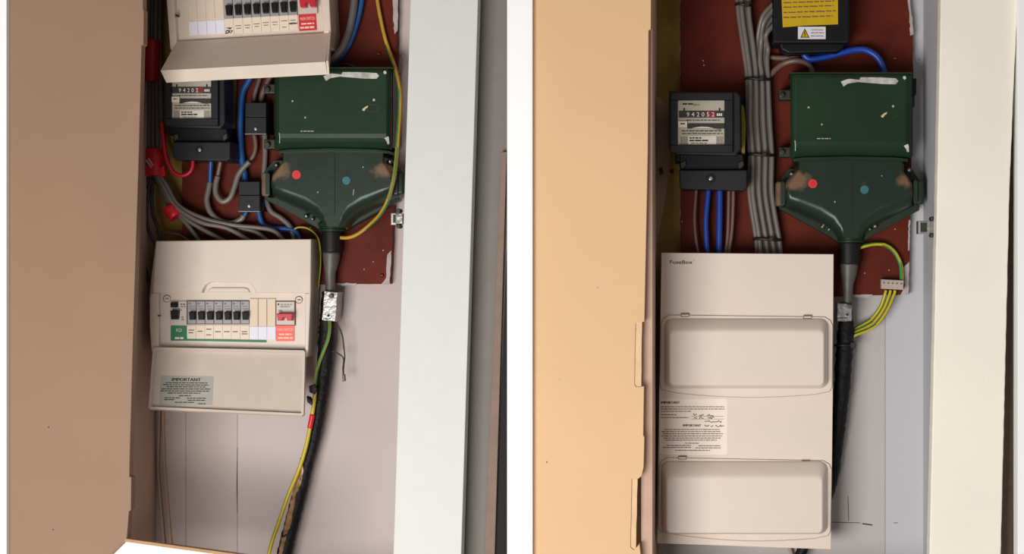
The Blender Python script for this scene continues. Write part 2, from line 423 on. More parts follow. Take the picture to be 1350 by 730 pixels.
# red-brown meter boards
def meter_board(pts, label, chips):
    b = MB(); b.slab(ragged(pts, 0.5, 9), 0.0015, 0.02, 0.4)
    t = thing('meter_board', label, 'board', P0(sum(p[0] for p in pts)/len(pts), max(p[1] for p in pts), 0))
    obj('board', b, 'red_board', t)
    for c in chips: q = MB(); q.slab(ragged(c, 0.7, 4), 0.019, 0.0206); obj('chipped_paint', q, 'chipped_paint', t)
    return t
BL = meter_board([(240, -9), (524, -9), (523, 200), (515, 374), (240, 376)], 'dark red-brown meter board behind the left fuse boards, chipped right edge', [
    [(517, -6), (525, -6), (524, 40), (520, 45), (518.5, 20)], [(511, 335), (516, 330), (514, 374), (502, 375), (509, 366)], [(440, 373), (470, 373), (469, 376), (440, 376)], [(520, 130), (523, 130), (522, 210), (519.5, 210)]])
BR = meter_board([(897, -9), (1197, -9), (1203.5, 45), (1204, 100), (1200, 280), (1198.5, 388), (1100, 391), (897, 392)], 'dark red-brown meter board behind the right fuse board and meter', [
    [(1195, -6), (1199, -6), (1205, 45), (1200, 47), (1199, 20)], [(1191, 352), (1198.5, 345), (1198, 388), (1186, 390), (1193, 376)], [(1124, 388), (1150, 388), (1149, 392), (1124, 392)], [(1198, 290), (1200, 290), (1199, 330), (1197, 330)]])
for (x, y) in ((409, 300), (492, 345), (480, 355), (505, 330)):
    q = MB(); q.cyl(x, y, 0.8, 0.0195, 0.0205, n=7); obj('paint_fleck', q, 'chipped_paint', BL)
for (x, y) in ((1172, 356), (1180, 302), (927, 80), (928, 86), (1140, 360), (899, 292)):
    q = MB(); q.cyl(x, y, 0.9, 0.0195, 0.0205, n=7); obj('paint_fleck', q, 'chipped_paint', BR)
def screw_head(px, py, d, r, label, m='wall_grey'):
    b = MB(); b.cyl(px, py, r, d-0.001, d+0.004, r*0.5); t = one('screw', b, m, label, 'screw')
    s_ = MB(); s_.slab([(px-r*.6, py-r*.15), (px+r*.6, py-r*.15), (px+r*.6, py+r*.15), (px-r*.6, py+r*.15)], d+0.003, d+0.0043); obj('slot', s_, 'ink_soft', t)
screw_head(530.5, 72, 0.0, 3.2, 'painted-over screw head in the wall beside the left board', 'wall_pink')
screw_head(1210.5, 79, 0.0, 3.2, 'painted-over screw head in the wall beside the right board', 'wall_grey')
screw_head(499, 71, 0.02, 3, 'rusty screw head in the left red board above the green box', 'red_board')
screw_head(1180, 77, 0.02, 3.2, 'rusty screw head in the right red board above the green box', 'red_board')
screw_head(503, 363, 0.02, 2.6, 'screw at the lower right corner of the left red board', 'red_board')

# ------------------------------------------------------------------ green cast-iron cutouts
def profile_box(mb, prof, secs, base):
    """profile [(py, d)] swept along x; secs = [(px, k)]: depth scaled by k about base"""
    rings = []
    for px, k in secs: rings.append([P(px, y, base+(d-base)*k) for y, d in prof])
    mb.ring_loft(rings, smooth=False)
def cutout(label, full, xf):
    XF[0] = xf
    t = thing('service_cutout', label, 'cutout box', P(1121, 318, 0.021))
    b = MB(); prof = [(96, 0.021), (96, 0.104), (98, 0.112), (101, 0.115), (186, 0.115), (192, 0.114), (197, 0.110), (208, 0.098), (210, 0.021)]
    profile_box(b, prof, [(1042, 0.88), (1044, 0.96), (1048, 1), (1194, 1), (1198, 0.97), (1202, 0.86)], 0.021)
    bx = obj('upper_box', b, 'green_iron', t, bev=0.002)
    b = MB(); b.rect(1041.5, 95, 1203, 97.5, 0.021, 0.108, 0.5); obj('top_rim', b, 'green_dull', t)
    b = MB(); b.rect(1198, 97, 1203.5, 205, 0.021, 0.092, 0.8); obj('side_rim', b, 'green_dull', t)
    b = MB(); b.slab([(1046, 209), (1060, 207), (1120, 205.5), (1180, 207), (1197, 209), (1197, 213), (1180, 211.5), (1120, 210), (1060, 211.5), (1047, 213)], 0.03, 0.106, 0.8, 2); obj('lower_lip', b, 'green_iron', t)
    fl = [(1040, 222), (1027, 238), (1027, 275), (1096, 313), (1103, 318), (1139, 318), (1150, 311), (1212, 277), (1214, 240), (1203, 224)]
    b = MB(); b.slab(fl, 0.021, 0.05, 1, 2); obj('flange', b, 'green_dull', t, bev=0.001)
    fu = [(1050, 208), (1048, 226), (1033, 240), (1031, 256), (1033, 272), (1045, 278), (1074, 291), (1092, 300), (1101, 308), (1106, 314), (1137, 314), (1142, 308), (1151, 300), (1168, 291), (1195, 277), (1207, 271), (1209, 256), (1207, 240), (1195, 226), (1194, 208)]
    ff = [(1054, 208), (1054, 226), (1042, 244), (1040, 254), (1044, 259), (1056, 262), (1084, 272), (1102, 284), (1110, 298), (1114, 313), (1129, 313), (1133, 298), (1141, 284), (1159, 272), (1186, 262), (1197, 259), (1201, 254), (1199, 244), (1189, 226), (1190, 208)]
    b = MB(); rings = []
    for a in [k*math.pi/20 for k in range(11)]:       # quarter-round shoulders from the outline to the front face
        i_, h_ = 1-math.cos(a), math.sin(a)
        rr = [P(x0+(x1-x0)*i_, y0+(y1-y0)*i_, 0.098) for (x0, y0), (x1, y1) in zip(fu, ff)]
        rings.append([Vector((p.x, -(0.045+0.053*h_), p.z)) for p in rr])
    rings.insert(0, [Vector((p.x, -0.03, p.z)) for p in rings[0]])
    b.ring_loft(rings, smooth=True); obj('cable_funnel', b, 'funnel_green' if full else 'funnel_green_left', t)
    b = MB(); b.rect(1122.5, 214, 1123.8, 296, 0.09, 0.0995, 0.3); obj('casting_seam', b, 'green_dull', t)
    for nm, x0, x1, r0 in (('side_port', 1023, 1032, 0), ('side_port', 1207, 1218.5, 1)):
        b = MB(); yc = 255 if not r0 else 253
        pts = [(x0, yc-13), (x0+1.5, yc-16), (x1, yc-16), (x1, yc+16), (x0+1.5, yc+16), (x0, yc+13)] if not r0 else [(x0, yc-16), (x1-1.5, yc-16), (x1, yc-13), (x1, yc+13), (x1-1.5, yc+16), (x0, yc+16)]
        b.slab(pts, 0.025, 0.082, 4, 3, smooth=True); p = obj(nm, b, 'rust_tan' if not r0 else 'green_dull', t)
        b = MB(); e = x1 if not r0 else x0; b.rect(e-1.2, yc-18, e+1.2, yc+18, 0.025, 0.088, 4, 3); obj('port_rim', b, 'green_dull', p)
    for (x, y, r, d) in ((1043.5, 229, 3.4, 0.05), (1199, 224, 3.6, 0.07), (1084.5, 298.5, 3.2, 0.05), (1093, 302.5, 2.6, 0.05), (1147, 302, 2.6, 0.05), (1154, 298, 3.2, 0.05)):
        b = MB(); b.cyl(x, y, r, d-0.001, d+0.009, r*0.5, 12); q = obj('bolt', b, 'bolt_dark', t)
        b = MB(); b.cyl(x, y, r*0.4, d+0.008, d+0.0105, 0.2, 8); obj('bolt_tip', b, 'steel', q)
    for y in (125, 200.5):
        b = MB(); b.rect(1027, y-7, 1042.5, y+6, 0.03, 0.07, 1.5, 2); q = obj('hinge_lug', b, 'bolt_dark', t)
        b = MB(); b.cyl(1031, y, 4, 0.06, 0.078, 1.2, 10); obj('lug_bolt', b, 'bolt_dark', q)
    if full:
        b = MB(); b.rect(1202, 103, 1208.5, 124, 0.05, 0.085, 2, 2); obj('side_knob', b, 'black_plastic', t)
        b = MB(); b.rect(1202, 125, 1206, 140, 0.05, 0.07, 1); obj('side_catch', b, 'bolt_dark', t)
    # necks below the funnel
    for y0, y1, r in ((308, 313, 19), (313.5, 316, 17.5), (316.5, 319.5, 18)):
        b = MB(); c = 1121
        b.tube([P(c, y0, 0.048), P(c, (y0+y1)/2, 0.048), P(c, y1, 0.048)], r*K(0.048), 20, 2); obj('neck_ring', b, 'green_iron', t)
    # old splashes of white paint, stickers, scratches
    def splash(pts, m='paint_white', nm='paint_splash', d=0.1156):
        b = MB(); b.slab(pts, 0.1145, d); obj(nm, b, m, t)
    splash([(1108.5, 107.5), (1115, 105), (1120, 103.8), (1133, 105.2), (1134.5, 101.8), (1160, 102), (1181, 103.2), (1184.5, 107), (1181, 111), (1165, 110.8), (1131, 108), (1118, 110), (1112, 114)])
    def dot(x, y, r, m='paint_white', n=9): splash([(x+r*random.uniform(.8, 1.1)*math.cos(k*6.283/n), y+r*random.uniform(.8, 1.2)*math.sin(k*6.283/n)) for k in range(n)], m)
    dot(1192.5, 102.5, 2.3); dot(1177.3, 140, 1.7); dot(1066, 141.5, 1.4, 'dial_plate'); dot(1083.5, 164, 1.2, 'dial_plate')
    splash([(1161.5, 152.5), (1166, 149), (1169.5, 147.6), (1169, 150), (1166, 152), (1164.5, 155), (1162, 154.5)], 'paint_tan')
    splash([(1191.5, 192), (1194, 191), (1197, 189.5), (1198, 192), (1198.5, 200), (1196, 200.5), (1194.5, 196)])
    b = MB(); ov = [(1175+8.5*math.cos(k*6.283/20), 151+5*math.sin(k*6.283/20)) for k in range(21)]
    stroke(b, ov, 0.1153, 0.8); obj('embossed_oval', b, 'bolt_dark', t)
    b = MB(); words(b, 1077, 1095, 182.6, 0.1153, 1.2); obj('worn_print', b, 'dial_plate', t)
    b = MB(); stroke(b, [(1048, 185), (1048.8, 192), (1048.5, 199)], 0.1153, 1.0); obj('scratch', b, 'paint_white', t)
    for (x, y, m, r) in ((1071.5, 242, 'dot_red', 6), (1139.7, 250, 'dot_teal', 5.6)):
        b = MB(); b.cyl(x, y, r, 0.097, 0.0988, 0.2, 20); q = obj('round_sticker', b, m, t)
        if m == 'dot_red': b = MB(); b.cyl(x, y, r*0.5, 0.098, 0.0991, 0, 14); obj('sticker_centre', b, 'label_red_dark', q)
    b = MB(); b.slab([(1136, 247), (1137, 240), (1139.5, 237.5), (1142, 240), (1143, 246), (1140, 245)], 0.097, 0.0986); obj('dark_mark', b, 'ink', t)
    for (x, y, h) in ((1100, 265, 2), (1162, 231, 1.4)):
        b = MB(); b.rect(x, y, x+1.2, y+h, 0.097, 0.0986); obj('paint_splash', b, 'paint_white', t)
    if not full:
        b = MB(); stroke(b, [(1150, 262), (1149, 270)], 0.0986, 0.8); obj('scratch', b, 'paint_white', t)
    XF[0] = None
    return t
cutout('dark green cast-iron service cutout beside the grey cable bundle in the right cupboard', True, None)
cutout('dark green cast-iron service cutout beneath the yellow earth wire in the left cupboard', False, lambda x, y: (439+(x-1121.5)*0.965, 89+(y-95.7)*0.965))

# service cables below the cutouts
def vert(pts, d): return [P(x, y, d) for x, y in pts]
def service_cable(label, sleeve, taper, cab, hess, d=0.046):
    t = thing('service_cable', label, 'cable', P(cab[-1][0], cab[-1][1], 0.03))
    b = MB(); b.tube([P(x, y, d) for x, y, r in sleeve], [r*K(d) for x, y, r in sleeve], 20, 4); obj('sleeve', b, 'sleeve_black', t)
    b = MB(); b.tube([P(x, y, d) for x, y, r in taper], [r*K(d) for x, y, r in taper], 20, 4); obj('lead_taper', b, 'lead_grey', t)
    b = MB()
    b.tube([P(x, y, 0.036) for x, y, r in cab], [r*K(d) for x, y, r in cab], 14, 12, rough=0.16,
           mi=(lambda i, k: 1 if (i > hess[0] and random.random() < hess[1]) else 0) if hess else 0)
    obj('tarred_sheath', b, ['tar_black', 'hessian'], t)
    return t
service_cable('black tarred service cable behind the right side of the cream fuse board', [(1120, 318, 14.5), (1120, 334, 14.3), (1119.5, 348, 13.8)],
    [(1119.5, 347, 12.5), (1119, 360, 11), (1118, 374, 7.5), (1118, 384, 6.5), (1117.5, 402, 6.5)],
    [(1115, 398, 8), (1115, 440, 11.5), (1113, 470, 11.5), (1109, 520, 10.5), (1103, 580, 9.5), (1094, 640, 9), (1074, 690, 8), (1056, 728, 7), (1046, 760, 7)], None)
sc = service_cable('black tarred service cable with bare brown wrapping running down the left cupboard', [(437.5, 303, 13.5), (437.5, 318, 13.3), (437.5, 333, 13)],
    [(437, 332, 12), (436.5, 345, 10.5), (435.5, 358, 7.5), (435.5, 372, 6.5), (435, 386, 6.5)],
    [(433, 384, 8), (431, 425, 10), (430, 455, 11), (425, 508, 9), (421, 535, 8.5), (414.5, 574, 8), (402.5, 620, 8), (390.5, 667, 9.5), (378, 716, 9.5), (366, 770, 9.5)], None)
b = MB()      # strips where the tar has flaked off the left cable
for pts in ([(396, 612), (399, 622), (396, 640), (391, 650), (387, 672), (384, 690), (379, 703), (373, 706), (374, 694), (380, 672), (386, 648), (391, 628)],
            [(371, 708), (378, 706), (374, 722), (371, 735), (366, 735)]):
    b.slab(ragged(pts, 0.7, 3), 0.04, 0.0515, 2, 2)
obj('bare_wrapping', b, 'hessian', sc)
b = MB(); b.slab(ragged([(395, 604), (399, 610), (400, 620), (397, 634), (395, 640), (397, 624)], 0.6, 3), 0.044, 0.0512, 0.6); obj('pale_flake', b, 'paint_tan', sc)

def earth_clamp(label, pts, screw, hole):
    t = thing('earth_clamp', label, 'clamp', P(pts[2][0]-8, pts[2][1], 0.05))
    b = MB(); b.slab(ragged(pts, 0.5, 5), 0.022, 0.064, 1, 2); obj('tag_plate', b, 'bright_steel', t)
    b = MB(); b.cyl(*screw, 3.2, 0.06, 0.071, 1, 10); obj('clamp_screw', b, 'lead_grey', t)
    b = MB(); b.cyl(*hole, 1.8, 0.062, 0.0646, 0, 10); obj('tag_hole', b, 'ink', t)
    b = MB(); words(b, pts[3][0]+2, pts[2][0]-6, pts[2][1]-4, 0.0646, 1.2); obj('stamped_print', b, 'ink', t)
earth_clamp('silver earth clamp round the left service cable', [(427, 383), (446, 385), (442, 424), (424, 422)], (436, 390), (433, 416))
earth_clamp('silver earth clamp round the right service cable', [(1104, 399), (1124, 401), (1123, 423), (1103, 424)], (1120, 404), (1117, 414.5))

# ------------------------------------------------------------------ electricity meters
def meter(label, ox, oy, sx, sc, digits, full=True):
    XF[0] = lambda x, y: (ox+(x-925)*sx, oy+(y-160)*sc)
    t = thing('electricity_meter', label, 'meter', P(938, 252, 0.021))
    b = MB(); b.rect(890, 126, 981, 214, 0.021, 0.07, 1.5); obj('rear_case', b, 'meter_deep', t)
    b = MB(); b.slab([(882, 120), (971, 121), (976, 126), (977, 196), (970, 205), (892, 203), (881, 194)], 0.06, 0.118, 2, 2); cs = obj('front_case', b, 'meter_black', t)
    # raised bezel with an opening: four bars
    for x0, y0, x1, y1 in ((884, 122, 966, 132), (884, 191, 966, 201), (884, 132, 893, 191), (955, 132, 966, 191)):
        b = MB(); b.rect(x0, y0, x1, y1, 0.117, 0.127, 0.7); obj('bezel_bar', b, 'meter_black', cs)
    b = MB(); b.rect(892, 131, 956, 192, 0.117, 0.119); dp = obj('dial_plate', b, 'dial_plate', t)
    b = MB(); b.rect(895, 146, 955, 155, 0.1185, 0.1205); obj('register_strip', b, 'dial_dark', dp)
    b = MB(); b.rect(930.5, 146.3, 943, 154.8, 0.12, 0.1208); obj('register_red', b, 'dial_red', dp)
    b = MB()
    for i, ch in enumerate(digits): text(b, ch, 905+i*6.6, 153.5, 0.1211, 5.6)
    words(b, 945, 953, 151, 0.1211, 3.4, wl=(1.2, 2), gap=0.8)
    obj('digits', b, 'digit_white', dp)
    b = MB(); b.rect(906, 162.5, 955, 169.5, 0.1185, 0.12); obj('disc_window', b, 'dial_dark', dp)
    b = MB(); b.slab([(911, 169.2), (918, 167.6), (925, 166.8), (933, 167.2), (942, 169.2)], 0.1195, 0.1206); obj('disc_edge', b, 'dial_label', dp)
    b = MB(); b.rect(894, 159.5, 906, 167.5, 0.1185, 0.124, 0.3); tg = obj('white_tag', b, 'label_paper', dp)
    b = MB(); words(b, 897, 903, 163, 0.1243, 1.6); obj('tag_print', b, 'ink', tg)
    b = MB(); b.rect(907, 179, 944, 190.5, 0.1185, 0.1199); obj('serial_label', b, 'dial_label', dp)
    b = MB(); words(b, 900, 914, 137, 0.1194, 2.0); words(b, 905, 950, 158.3, 0.1194, 1.1); words(b, 899, 953, 172.4, 0.1194, 1.3); words(b, 899, 953, 176, 0.1194, 1.1)
    words(b, 909, 926, 181.8, 0.1202, 1.8); words(b, 909, 934, 185.2, 0.1202, 2.0, wl=(6, 9)); words(b, 911, 932, 188.6, 0.1202, 0.8)
    text(b, 'kWh', 945, 171.5, 0.1211, 2.0); obj('print', b, 'ink', dp)
    b = MB(); words(b, 914, 922, 138, 0.1194, 2.4); obj('yellow_print', b, 'yellow_dull', dp)
    for x0, x1 in ((897.5, 906.5), (945, 954)):
        b = MB()
        for yy in range(5): words(b, x0, x1, 181+yy*2, 0.1194, 1.1, wl=(1.5, 4), gap=0.6)
        obj('code_print', b, 'ink_soft', dp)
    for x in (901, 947.5):
        b = MB(); b.rect(x, 142.5, x+2, 146, 0.1185, 0.1205); obj('rivet', b, 'ink', dp)
    b = MB(); b.rect(896, 203, 980, 224, 0.021, 0.085, 1); obj('neck', b, 'meter_deep', t)
    b = MB(); b.slab([(895.5, 224), (985, 224), (985, 247), (980, 251), (899, 249), (895.5, 245)], 0.021, 0.10, 1.6, 2); tc_ = obj('terminal_cover', b, 'meter_black', t)
    b = MB(); b.cyl(937, 235, 6, 0.0995, 0.1015, 0.5, 18); s_ = obj('screw_recess', b, 'meter_deep', tc_)
    b = MB(); b.cyl(937, 235, 2.8, 0.101, 0.105, 1, 12); obj('screw', b, 'steel', tc_)
    for x in (900, 976):
        b = MB(); b.slab([(x-3, 214), (x+4, 211), (x+5, 218), (x, 223), (x-3, 221)], 0.08, 0.092, 1); obj('seal_lug', b, 'bolt_dark', t)
    if full:
        b = MB(); b.slab([(977, 138), (980.5, 140), (983, 165), (982, 203), (977.5, 203)], 0.05, 0.075, 0.5); obj('yellow_label', b, 'yellow_dull', t)
    else:
        b = MB(); b.slab([(983, 118), (989, 118), (986, 204), (982, 200)], 0.03, 0.06, 0.5); obj('yellow_label', b, 'yellow_dull', t)
    XF[0] = None
    return t
meter('black electricity meter with a clear dial window on the right red board', 925, 160, 1.0, 1.0, '942052')
meter('black electricity meter half hidden below the open upper fuse board lid', 252.5, 127.5, 0.85, 0.93, '94202', False)

# ------------------------------------------------------------------ fuse boards of the left cupboard
def breaker(t, x0, y0, x1, y1, d, toggle, seed=0):
    b = MB(); b.rect(x0+0.3, y0, x1-0.3, y1, d-0.02, d+0.006, 0.4); o = obj('circuit_breaker', b, 'device_grey', t)
    b = MB(); ty0, ty1 = toggle; c = (x0+x1)/2
    b.slab([(c-4, ty0), (c+4, ty0), (c+3.2, ty1), (c-3.2, ty1)], d, d+0.016, 0.8, 2); obj('toggle', b, 'black_plastic', o)
    b = MB(); words(b, c-4, c-1.5, y0+3.2, d+0.0064, 2); words(b, c-3, c+4, y0+7, d+0.0064, 1, wl=(1, 2.5)); words(b, c-3, c+4, y0+10, d+0.0064, 1, wl=(1, 2)); obj('print', b, 'ink_soft', o)
    return o

# upper board, tilted a little; lid swung down and forward
XF[0] = tilt(330, 50, -3.3)
t = thing('fuse_board', 'old cream fuse board at the top left with its lid swung open', 'fuse board', P(330, 50, 0.021))
b = MB(); b.slab([(222, -40), (437, -40), (437, 46), (432, 66), (228, 66), (223.5, 55)], 0.021, 0.095, 2, 2); obj('body', b, 'ivory_old', t)
b = MB(); b.slab([(222, -40), (231.5, -40), (232.5, 49), (226, 62), (223.5, 58)], 0.09, 0.112, 1.2, 2); obj('side_cheek', b, 'ivory_old', t)
b = MB(); b.slab([(424, -40), (437, -40), (436.5, 49), (427, 49)], 0.09, 0.104, 1.2, 2); obj('side_cheek', b, 'ivory_old', t)
for i in range(8):
    x = 297+12.1*i; breaker(t, x, -14, x+12.1, 22.6, 0.096, (5, 18))
b = MB(); b.rect(394.5, -14, 420, 22.2, 0.08, 0.102, 0.4); ms = obj('main_switch', b, 'device_light', t)
b = MB(); b.slab([(396, -6), (419, -6), (418, 13), (411, 13), (410.5, 8), (405.5, 8), (405, 13), (398, 13)], 0.10, 0.118, 0.8); obj('switch_toggle', b, 'switch_red', ms)
b = MB(); b.rect(395, 22.5, 418, 44.5, 0.094, 0.0968); rl = obj('red_label', b, 'label_red_dark', t)
b = MB(); text(b, 'MAIN SWITCH', 396.8, 31, 0.0971, 4.4, 19.5); words(b, 398, 415, 35.5, 0.0971, 2, wl=(4, 8)); words(b, 396.5, 416.5, 40.5, 0.0971, 2.6, wl=(5, 9)); obj('lettering', b, 'pale_print', rl)
for i in range(4):
    b = MB(); b.rect(250.3+11.8*i, -14, 261.5+11.8*i, 22, 0.09, 0.0962, 0.3); obj('blanking_plate', b, 'ivory_old', t)
    b = MB(); b.rect(250.3+11.8*i, 24, 261.5+11.8*i, 42, 0.094, 0.0963); obj('blank_label', b, 'label_lilac', t)
for i in range(8):
    x = 297+12.1*i; b = MB(); b.rect(x+0.3, 23.2, x+11.8, 43+(2 if i == 0 else 0), 0.094, 0.0963); l = obj('circuit_label', b, 'label_paper', t)
    b = MB(); y = (35, 33, 33, 32, 31, 31, 30, 30)[i]
    words(b, x+2, x+10, y, 0.0966, 1, wl=(7, 9)); words(b, x+3, x+9.5, y+3.4+(5 if i == 6 else 0), 0.0966, 1, wl=(4, 7))
    obj('print', b, 'ink_soft', l)
    if i in (0, 7):
        b = MB()
        if i == 0:
            stroke(b, [(x+1, 43), (x+2, 38.5), (x+4.5, 38.8), (x+5, 41.5), (x+2, 42.2)], 0.0967, 1.2); stroke(b, [(x+6, 38.8), (x+6.4, 41.6), (x+8.6, 41.4), (x+8.8, 38.6)], 0.0967, 1.0); stroke(b, [(x+10, 38.5), (x+10, 40)], 0.0967, 1); stroke(b, [(x+4.5, 36), (x+8.5, 36)], 0.0967, 1.4)
        else:
            stroke(b, [(x+0.5, 35), (x+2, 33.4), (x+3, 35.2), (x+5, 34)], 0.0967, 1.3); stroke(b, [(x+5, 34), (x+7, 34.6), (x+11.5, 34)], 0.0967, 1.3)
        obj('handwriting', b, 'ink', l)
b = MB(); b.cyl(234.5, 14.5, 1.5, 0.10, 0.1125, 0, 10); obj('screw_hole', b, 'ink', t)
# lid: dished tray with side walls and a front lip
q = [P(233, 49, 0.103), P(434, 49, 0.103), P(427, 87, 0.18), P(209.5, 86, 0.18)]
b = MB(); b.plate(q, 0.003); lid = obj('lid', b, 'ivory_old', t)
b = MB(); b.plate([P(209.5, 86, 0.181), P(427, 87, 0.181), P(428.5, 104, 0.178), P(216, 102.5, 0.178)], 0.004); obj('lid_lip', b, 'ivory_old', lid)
b = MB(); b.ring_loft([[P(233, 49, 0.103), P(209.5, 86, 0.181), P(216, 102.5, 0.178), P(225, 64, 0.103)], [p+Vector((0.003, 0, 0)) for p in (P(233, 49, 0.103), P(209.5, 86, 0.181), P(216, 102.5, 0.178), P(225, 64, 0.103))]]); obj('lid_end', b, 'ivory_old', lid)
b = MB(); b.ring_loft([[P(434, 46, 0.103), P(428, 86, 0.181), P(428.5, 104, 0.178), P(433, 66, 0.103)], [p+Vector((0.004, 0, 0)) for p in (P(434, 46, 0.103), P(428, 86, 0.181), P(428.5, 104, 0.178), P(433, 66, 0.103))]]); obj('lid_end', b, 'ivory_old', lid)
XF[0] = None

# lower board
t = thing('fuse_board', 'cream fuse board in the left cupboard, flap hanging open below a row of black breakers', 'fuse board', P(305, 470, 0.021))
d = 0.086
b = MB(); b.slab([(205, 317.5), (410, 315), (409.5, 386), (406, 462), (404, 470), (401, 471.5), (399, 463), (206, 461), (202, 465), (199.5, 463), (197, 430), (196.5, 390), (199.5, 360)], 0.021, d, 2.5, 3, smooth=False); obj('body', b, 'ivory', t)
b = MB(); b.slab([(205.5, 317.5), (410, 315), (409.5, 386.5), (336.5, 386), (335.2, 381), (332.5, 376.5), (328, 373.5), (323, 372.2), (280, 371.8), (275, 373), (270.5, 376), (267.6, 380.5), (266, 386), (201, 386), (202.5, 360)], d-0.004, d+0.014, 1.5, 2); cv = obj('upper_cover', b, 'ivory', t)
b = MB(); b.slab([(200, 386), (209, 386), (209, 460), (202, 464), (199.5, 463), (197.2, 430), (197, 392)], d-0.004, d+0.012, 1.2, 2); obj('side_rail', b, 'ivory', t)
b = MB(); b.slab([(402, 386.5), (409.5, 386.5), (406.5, 460), (404.5, 470), (402, 471)], d-0.004, d+0.012, 1.2, 2); obj('side_rail', b, 'ivory', t)
b = MB(); b.slab([(280, 379), (322, 379), (327, 381), (329, 385.5), (273, 385.5), (275.5, 381)], d-0.002, d+0.004, 1); obj('finger_recess', b, 'ivory', cv)
for (x, y) in ((220, 393.5), (394, 395)):
    b = MB(); b.cyl(x, y, 5, d-0.001, d+0.001, 0, 20); s_ = obj('cover_screw', b, 'ink_brown', t)
    b = MB(); b.cyl(x, y, 4.2, d, d+0.004, 0.6, 20); words(b, x-2, x+2.5, y, d+0.0043, 1.6, mi=1); obj('screw_cap', b, ['ivory', 'ink_soft'], s_)
b = MB(); b.cyl(208.5, 416, 1.0, d, d+0.0128, 0, 8); obj('screw_hole', b, 'ink', t)
# dark frame round the devices, then the devices
b = MB(); b.rect(246, 395.8, 329, 427.5, d-0.01, d+0.0015); obj('device_opening', b, 'ink_brown', t)
b = MB(); b.rect(363.5, 396.5, 390, 429, d-0.01, d+0.0015); obj('device_opening', b, 'ink_brown', t)
b = MB(); b.rect(224, 397, 246, 428.5, d-0.01, d+0.004, 0.4); r = obj('residual_current_switch', b, 'device_light', t)
b = MB(); b.rect(224.5, 398.5, 233.5, 405, d, d+0.012, 0.8); obj('test_button', b, 'black_plastic', r)
b = MB(); b.slab([(224.2, 409), (234.3, 409), (233.2, 421), (225.2, 421)], d, d+0.018, 0.8, 2); obj('toggle', b, 'black_plastic', r)
b = MB(); words(b, 238, 244, 401, d+0.0044, 1.6, wl=(2, 3)); words(b, 238.5, 245, 404, d+0.0044, 1.2, wl=(2, 4)); words(b, 238, 240, 408.5, d+0.0044, 1.2); words(b, 239, 242, 418, d+0.0044, 1.2); words(b, 239, 244.5, 421, d+0.0044, 1.2); obj('print', b, 'ink_brown', r)
for i in range(7):
    x = 247+11.65*i; breaker(t, x, 396.8, x+11.65, 426.5, d, (411, 421.5))
for i in range(3):
    x = 328.7+11.6*i; b = MB(); b.rect(x+0.3, 393.5, x+11.2, 430, d-0.01, d+0.0035, 0.3); obj('blanking_plate', b, 'blank_beige', t)
    b = MB(); b.rect(x+0.2, 430.5, x+11.4, 447, d-0.001, d+0.0016); obj('blank_label', b, 'label_lilac', t)
b = MB(); b.rect(364.3, 397.5, 388, 428, d-0.01, d+0.006, 0.4); ms = obj('main_switch', b, 'device_light', t)
b = MB(); b.slab([(364.6, 413), (385.8, 413), (384.8, 422.5), (378.5, 422.5), (377.5, 418.5), (373, 418.5), (372, 422.5), (366, 422.5)], d, d+0.02, 0.8); obj('switch_toggle', b, 'switch_red', ms)
b = MB(); words(b, 366, 368, 401, d+0.0064, 2); words(b, 370, 385, 401.2, d+0.0064, 0.8, wl=(2, 4)); text(b, 'MAIN SWITCH', 369.5, 405, d+0.0064, 2.0, 12.5); text(b, '100A', 366.5, 410.5, d+0.0064, 2.2, 6); obj('print', b, 'ink', ms)
b = MB(); b.rect(225, 429.3, 246, 449, d-0.001, d+0.0018); gl = obj('green_label', b, 'label_green', t)
b = MB(); text(b, 'RCD', 232.2, 437, d+0.0021, 4, 7.5); words(b, 230.5, 242, 445.5, d+0.0021, 2.4, wl=(3, 6)); obj('lettering', b, 'label_paper', gl)
for i in range(7):
    x = 246.5+11.7*i; b = MB(); b.rect(x+0.2, 429, x+11.5, 446.5, d-0.001, d+0.0016); l = obj('circuit_label', b, 'label_paper', t)
    b = MB()
    for y in ((435, 438.4), (436.5,), (433.8, 441.2), (437,), (437,), (437,), (437, 440))[i]: words(b, x+2, x+9.5, y, d+0.0019, 1.2, wl=(6, 8))
    obj('print', b, 'ink_brown', l)
b = MB(); b.slab([(246, 446.3), (351, 448.3), (351, 451.3), (246, 449)], d-0.001, d+0.0019); obj('green_stripe', b, 'label_green', t)
b = MB(); b.rect(363.8, 429, 388, 449.5, d-0.001, d+0.0018); rl = obj('red_label', b, 'label_red', t)
b = MB(); text(b, 'MAIN SWITCH', 365.3, 436.2, d+0.0021, 3.8, 21); words(b, 367.5, 384.5, 440.5, d+0.0021, 2.0, wl=(4, 8)); words(b, 366, 386, 445.3, d+0.0021, 2.2, wl=(5, 9)); obj('lettering', b, 'pale_print', rl)
# hanging lid
Q = [P0(205, 460.5, d+0.012), P0(402, 464.5, d+0.012), P0(400, 547.5, d+0.045), P0(199, 538.5, d+0.045)]
nrm = (Q[1]-Q[0]).cross(Q[3]-Q[0]).normalized()
if nrm.y > 0: nrm = -nrm
b = MB(); b.plate(Q, 0.004); lid = obj('hanging_flap', b, 'ivory_lid', t)
for i in range(4):
    b = MB(); e0, e1 = Q[i], Q[(i+1) % 4]; cen = (Q[0]+Q[1]+Q[2]+Q[3])/4
    i0, i1 = e0+(cen-e0).normalized()*0.0, e1
    b.bar(e0+nrm*0.003, e1+nrm*0.003, 0.0045, 0.011, nrm); obj('flap_rim', b, 'ivory', lid)
def lidmap(px, py, dd):
    u = (px-200)/202.0; v = (py-459.5)/(80+9*u)
    a = Q[0].lerp(Q[1], u); c = Q[3].lerp(Q[2], u)
    return a.lerp(c, v)+nrm*dd
MAP[0] = lidmap
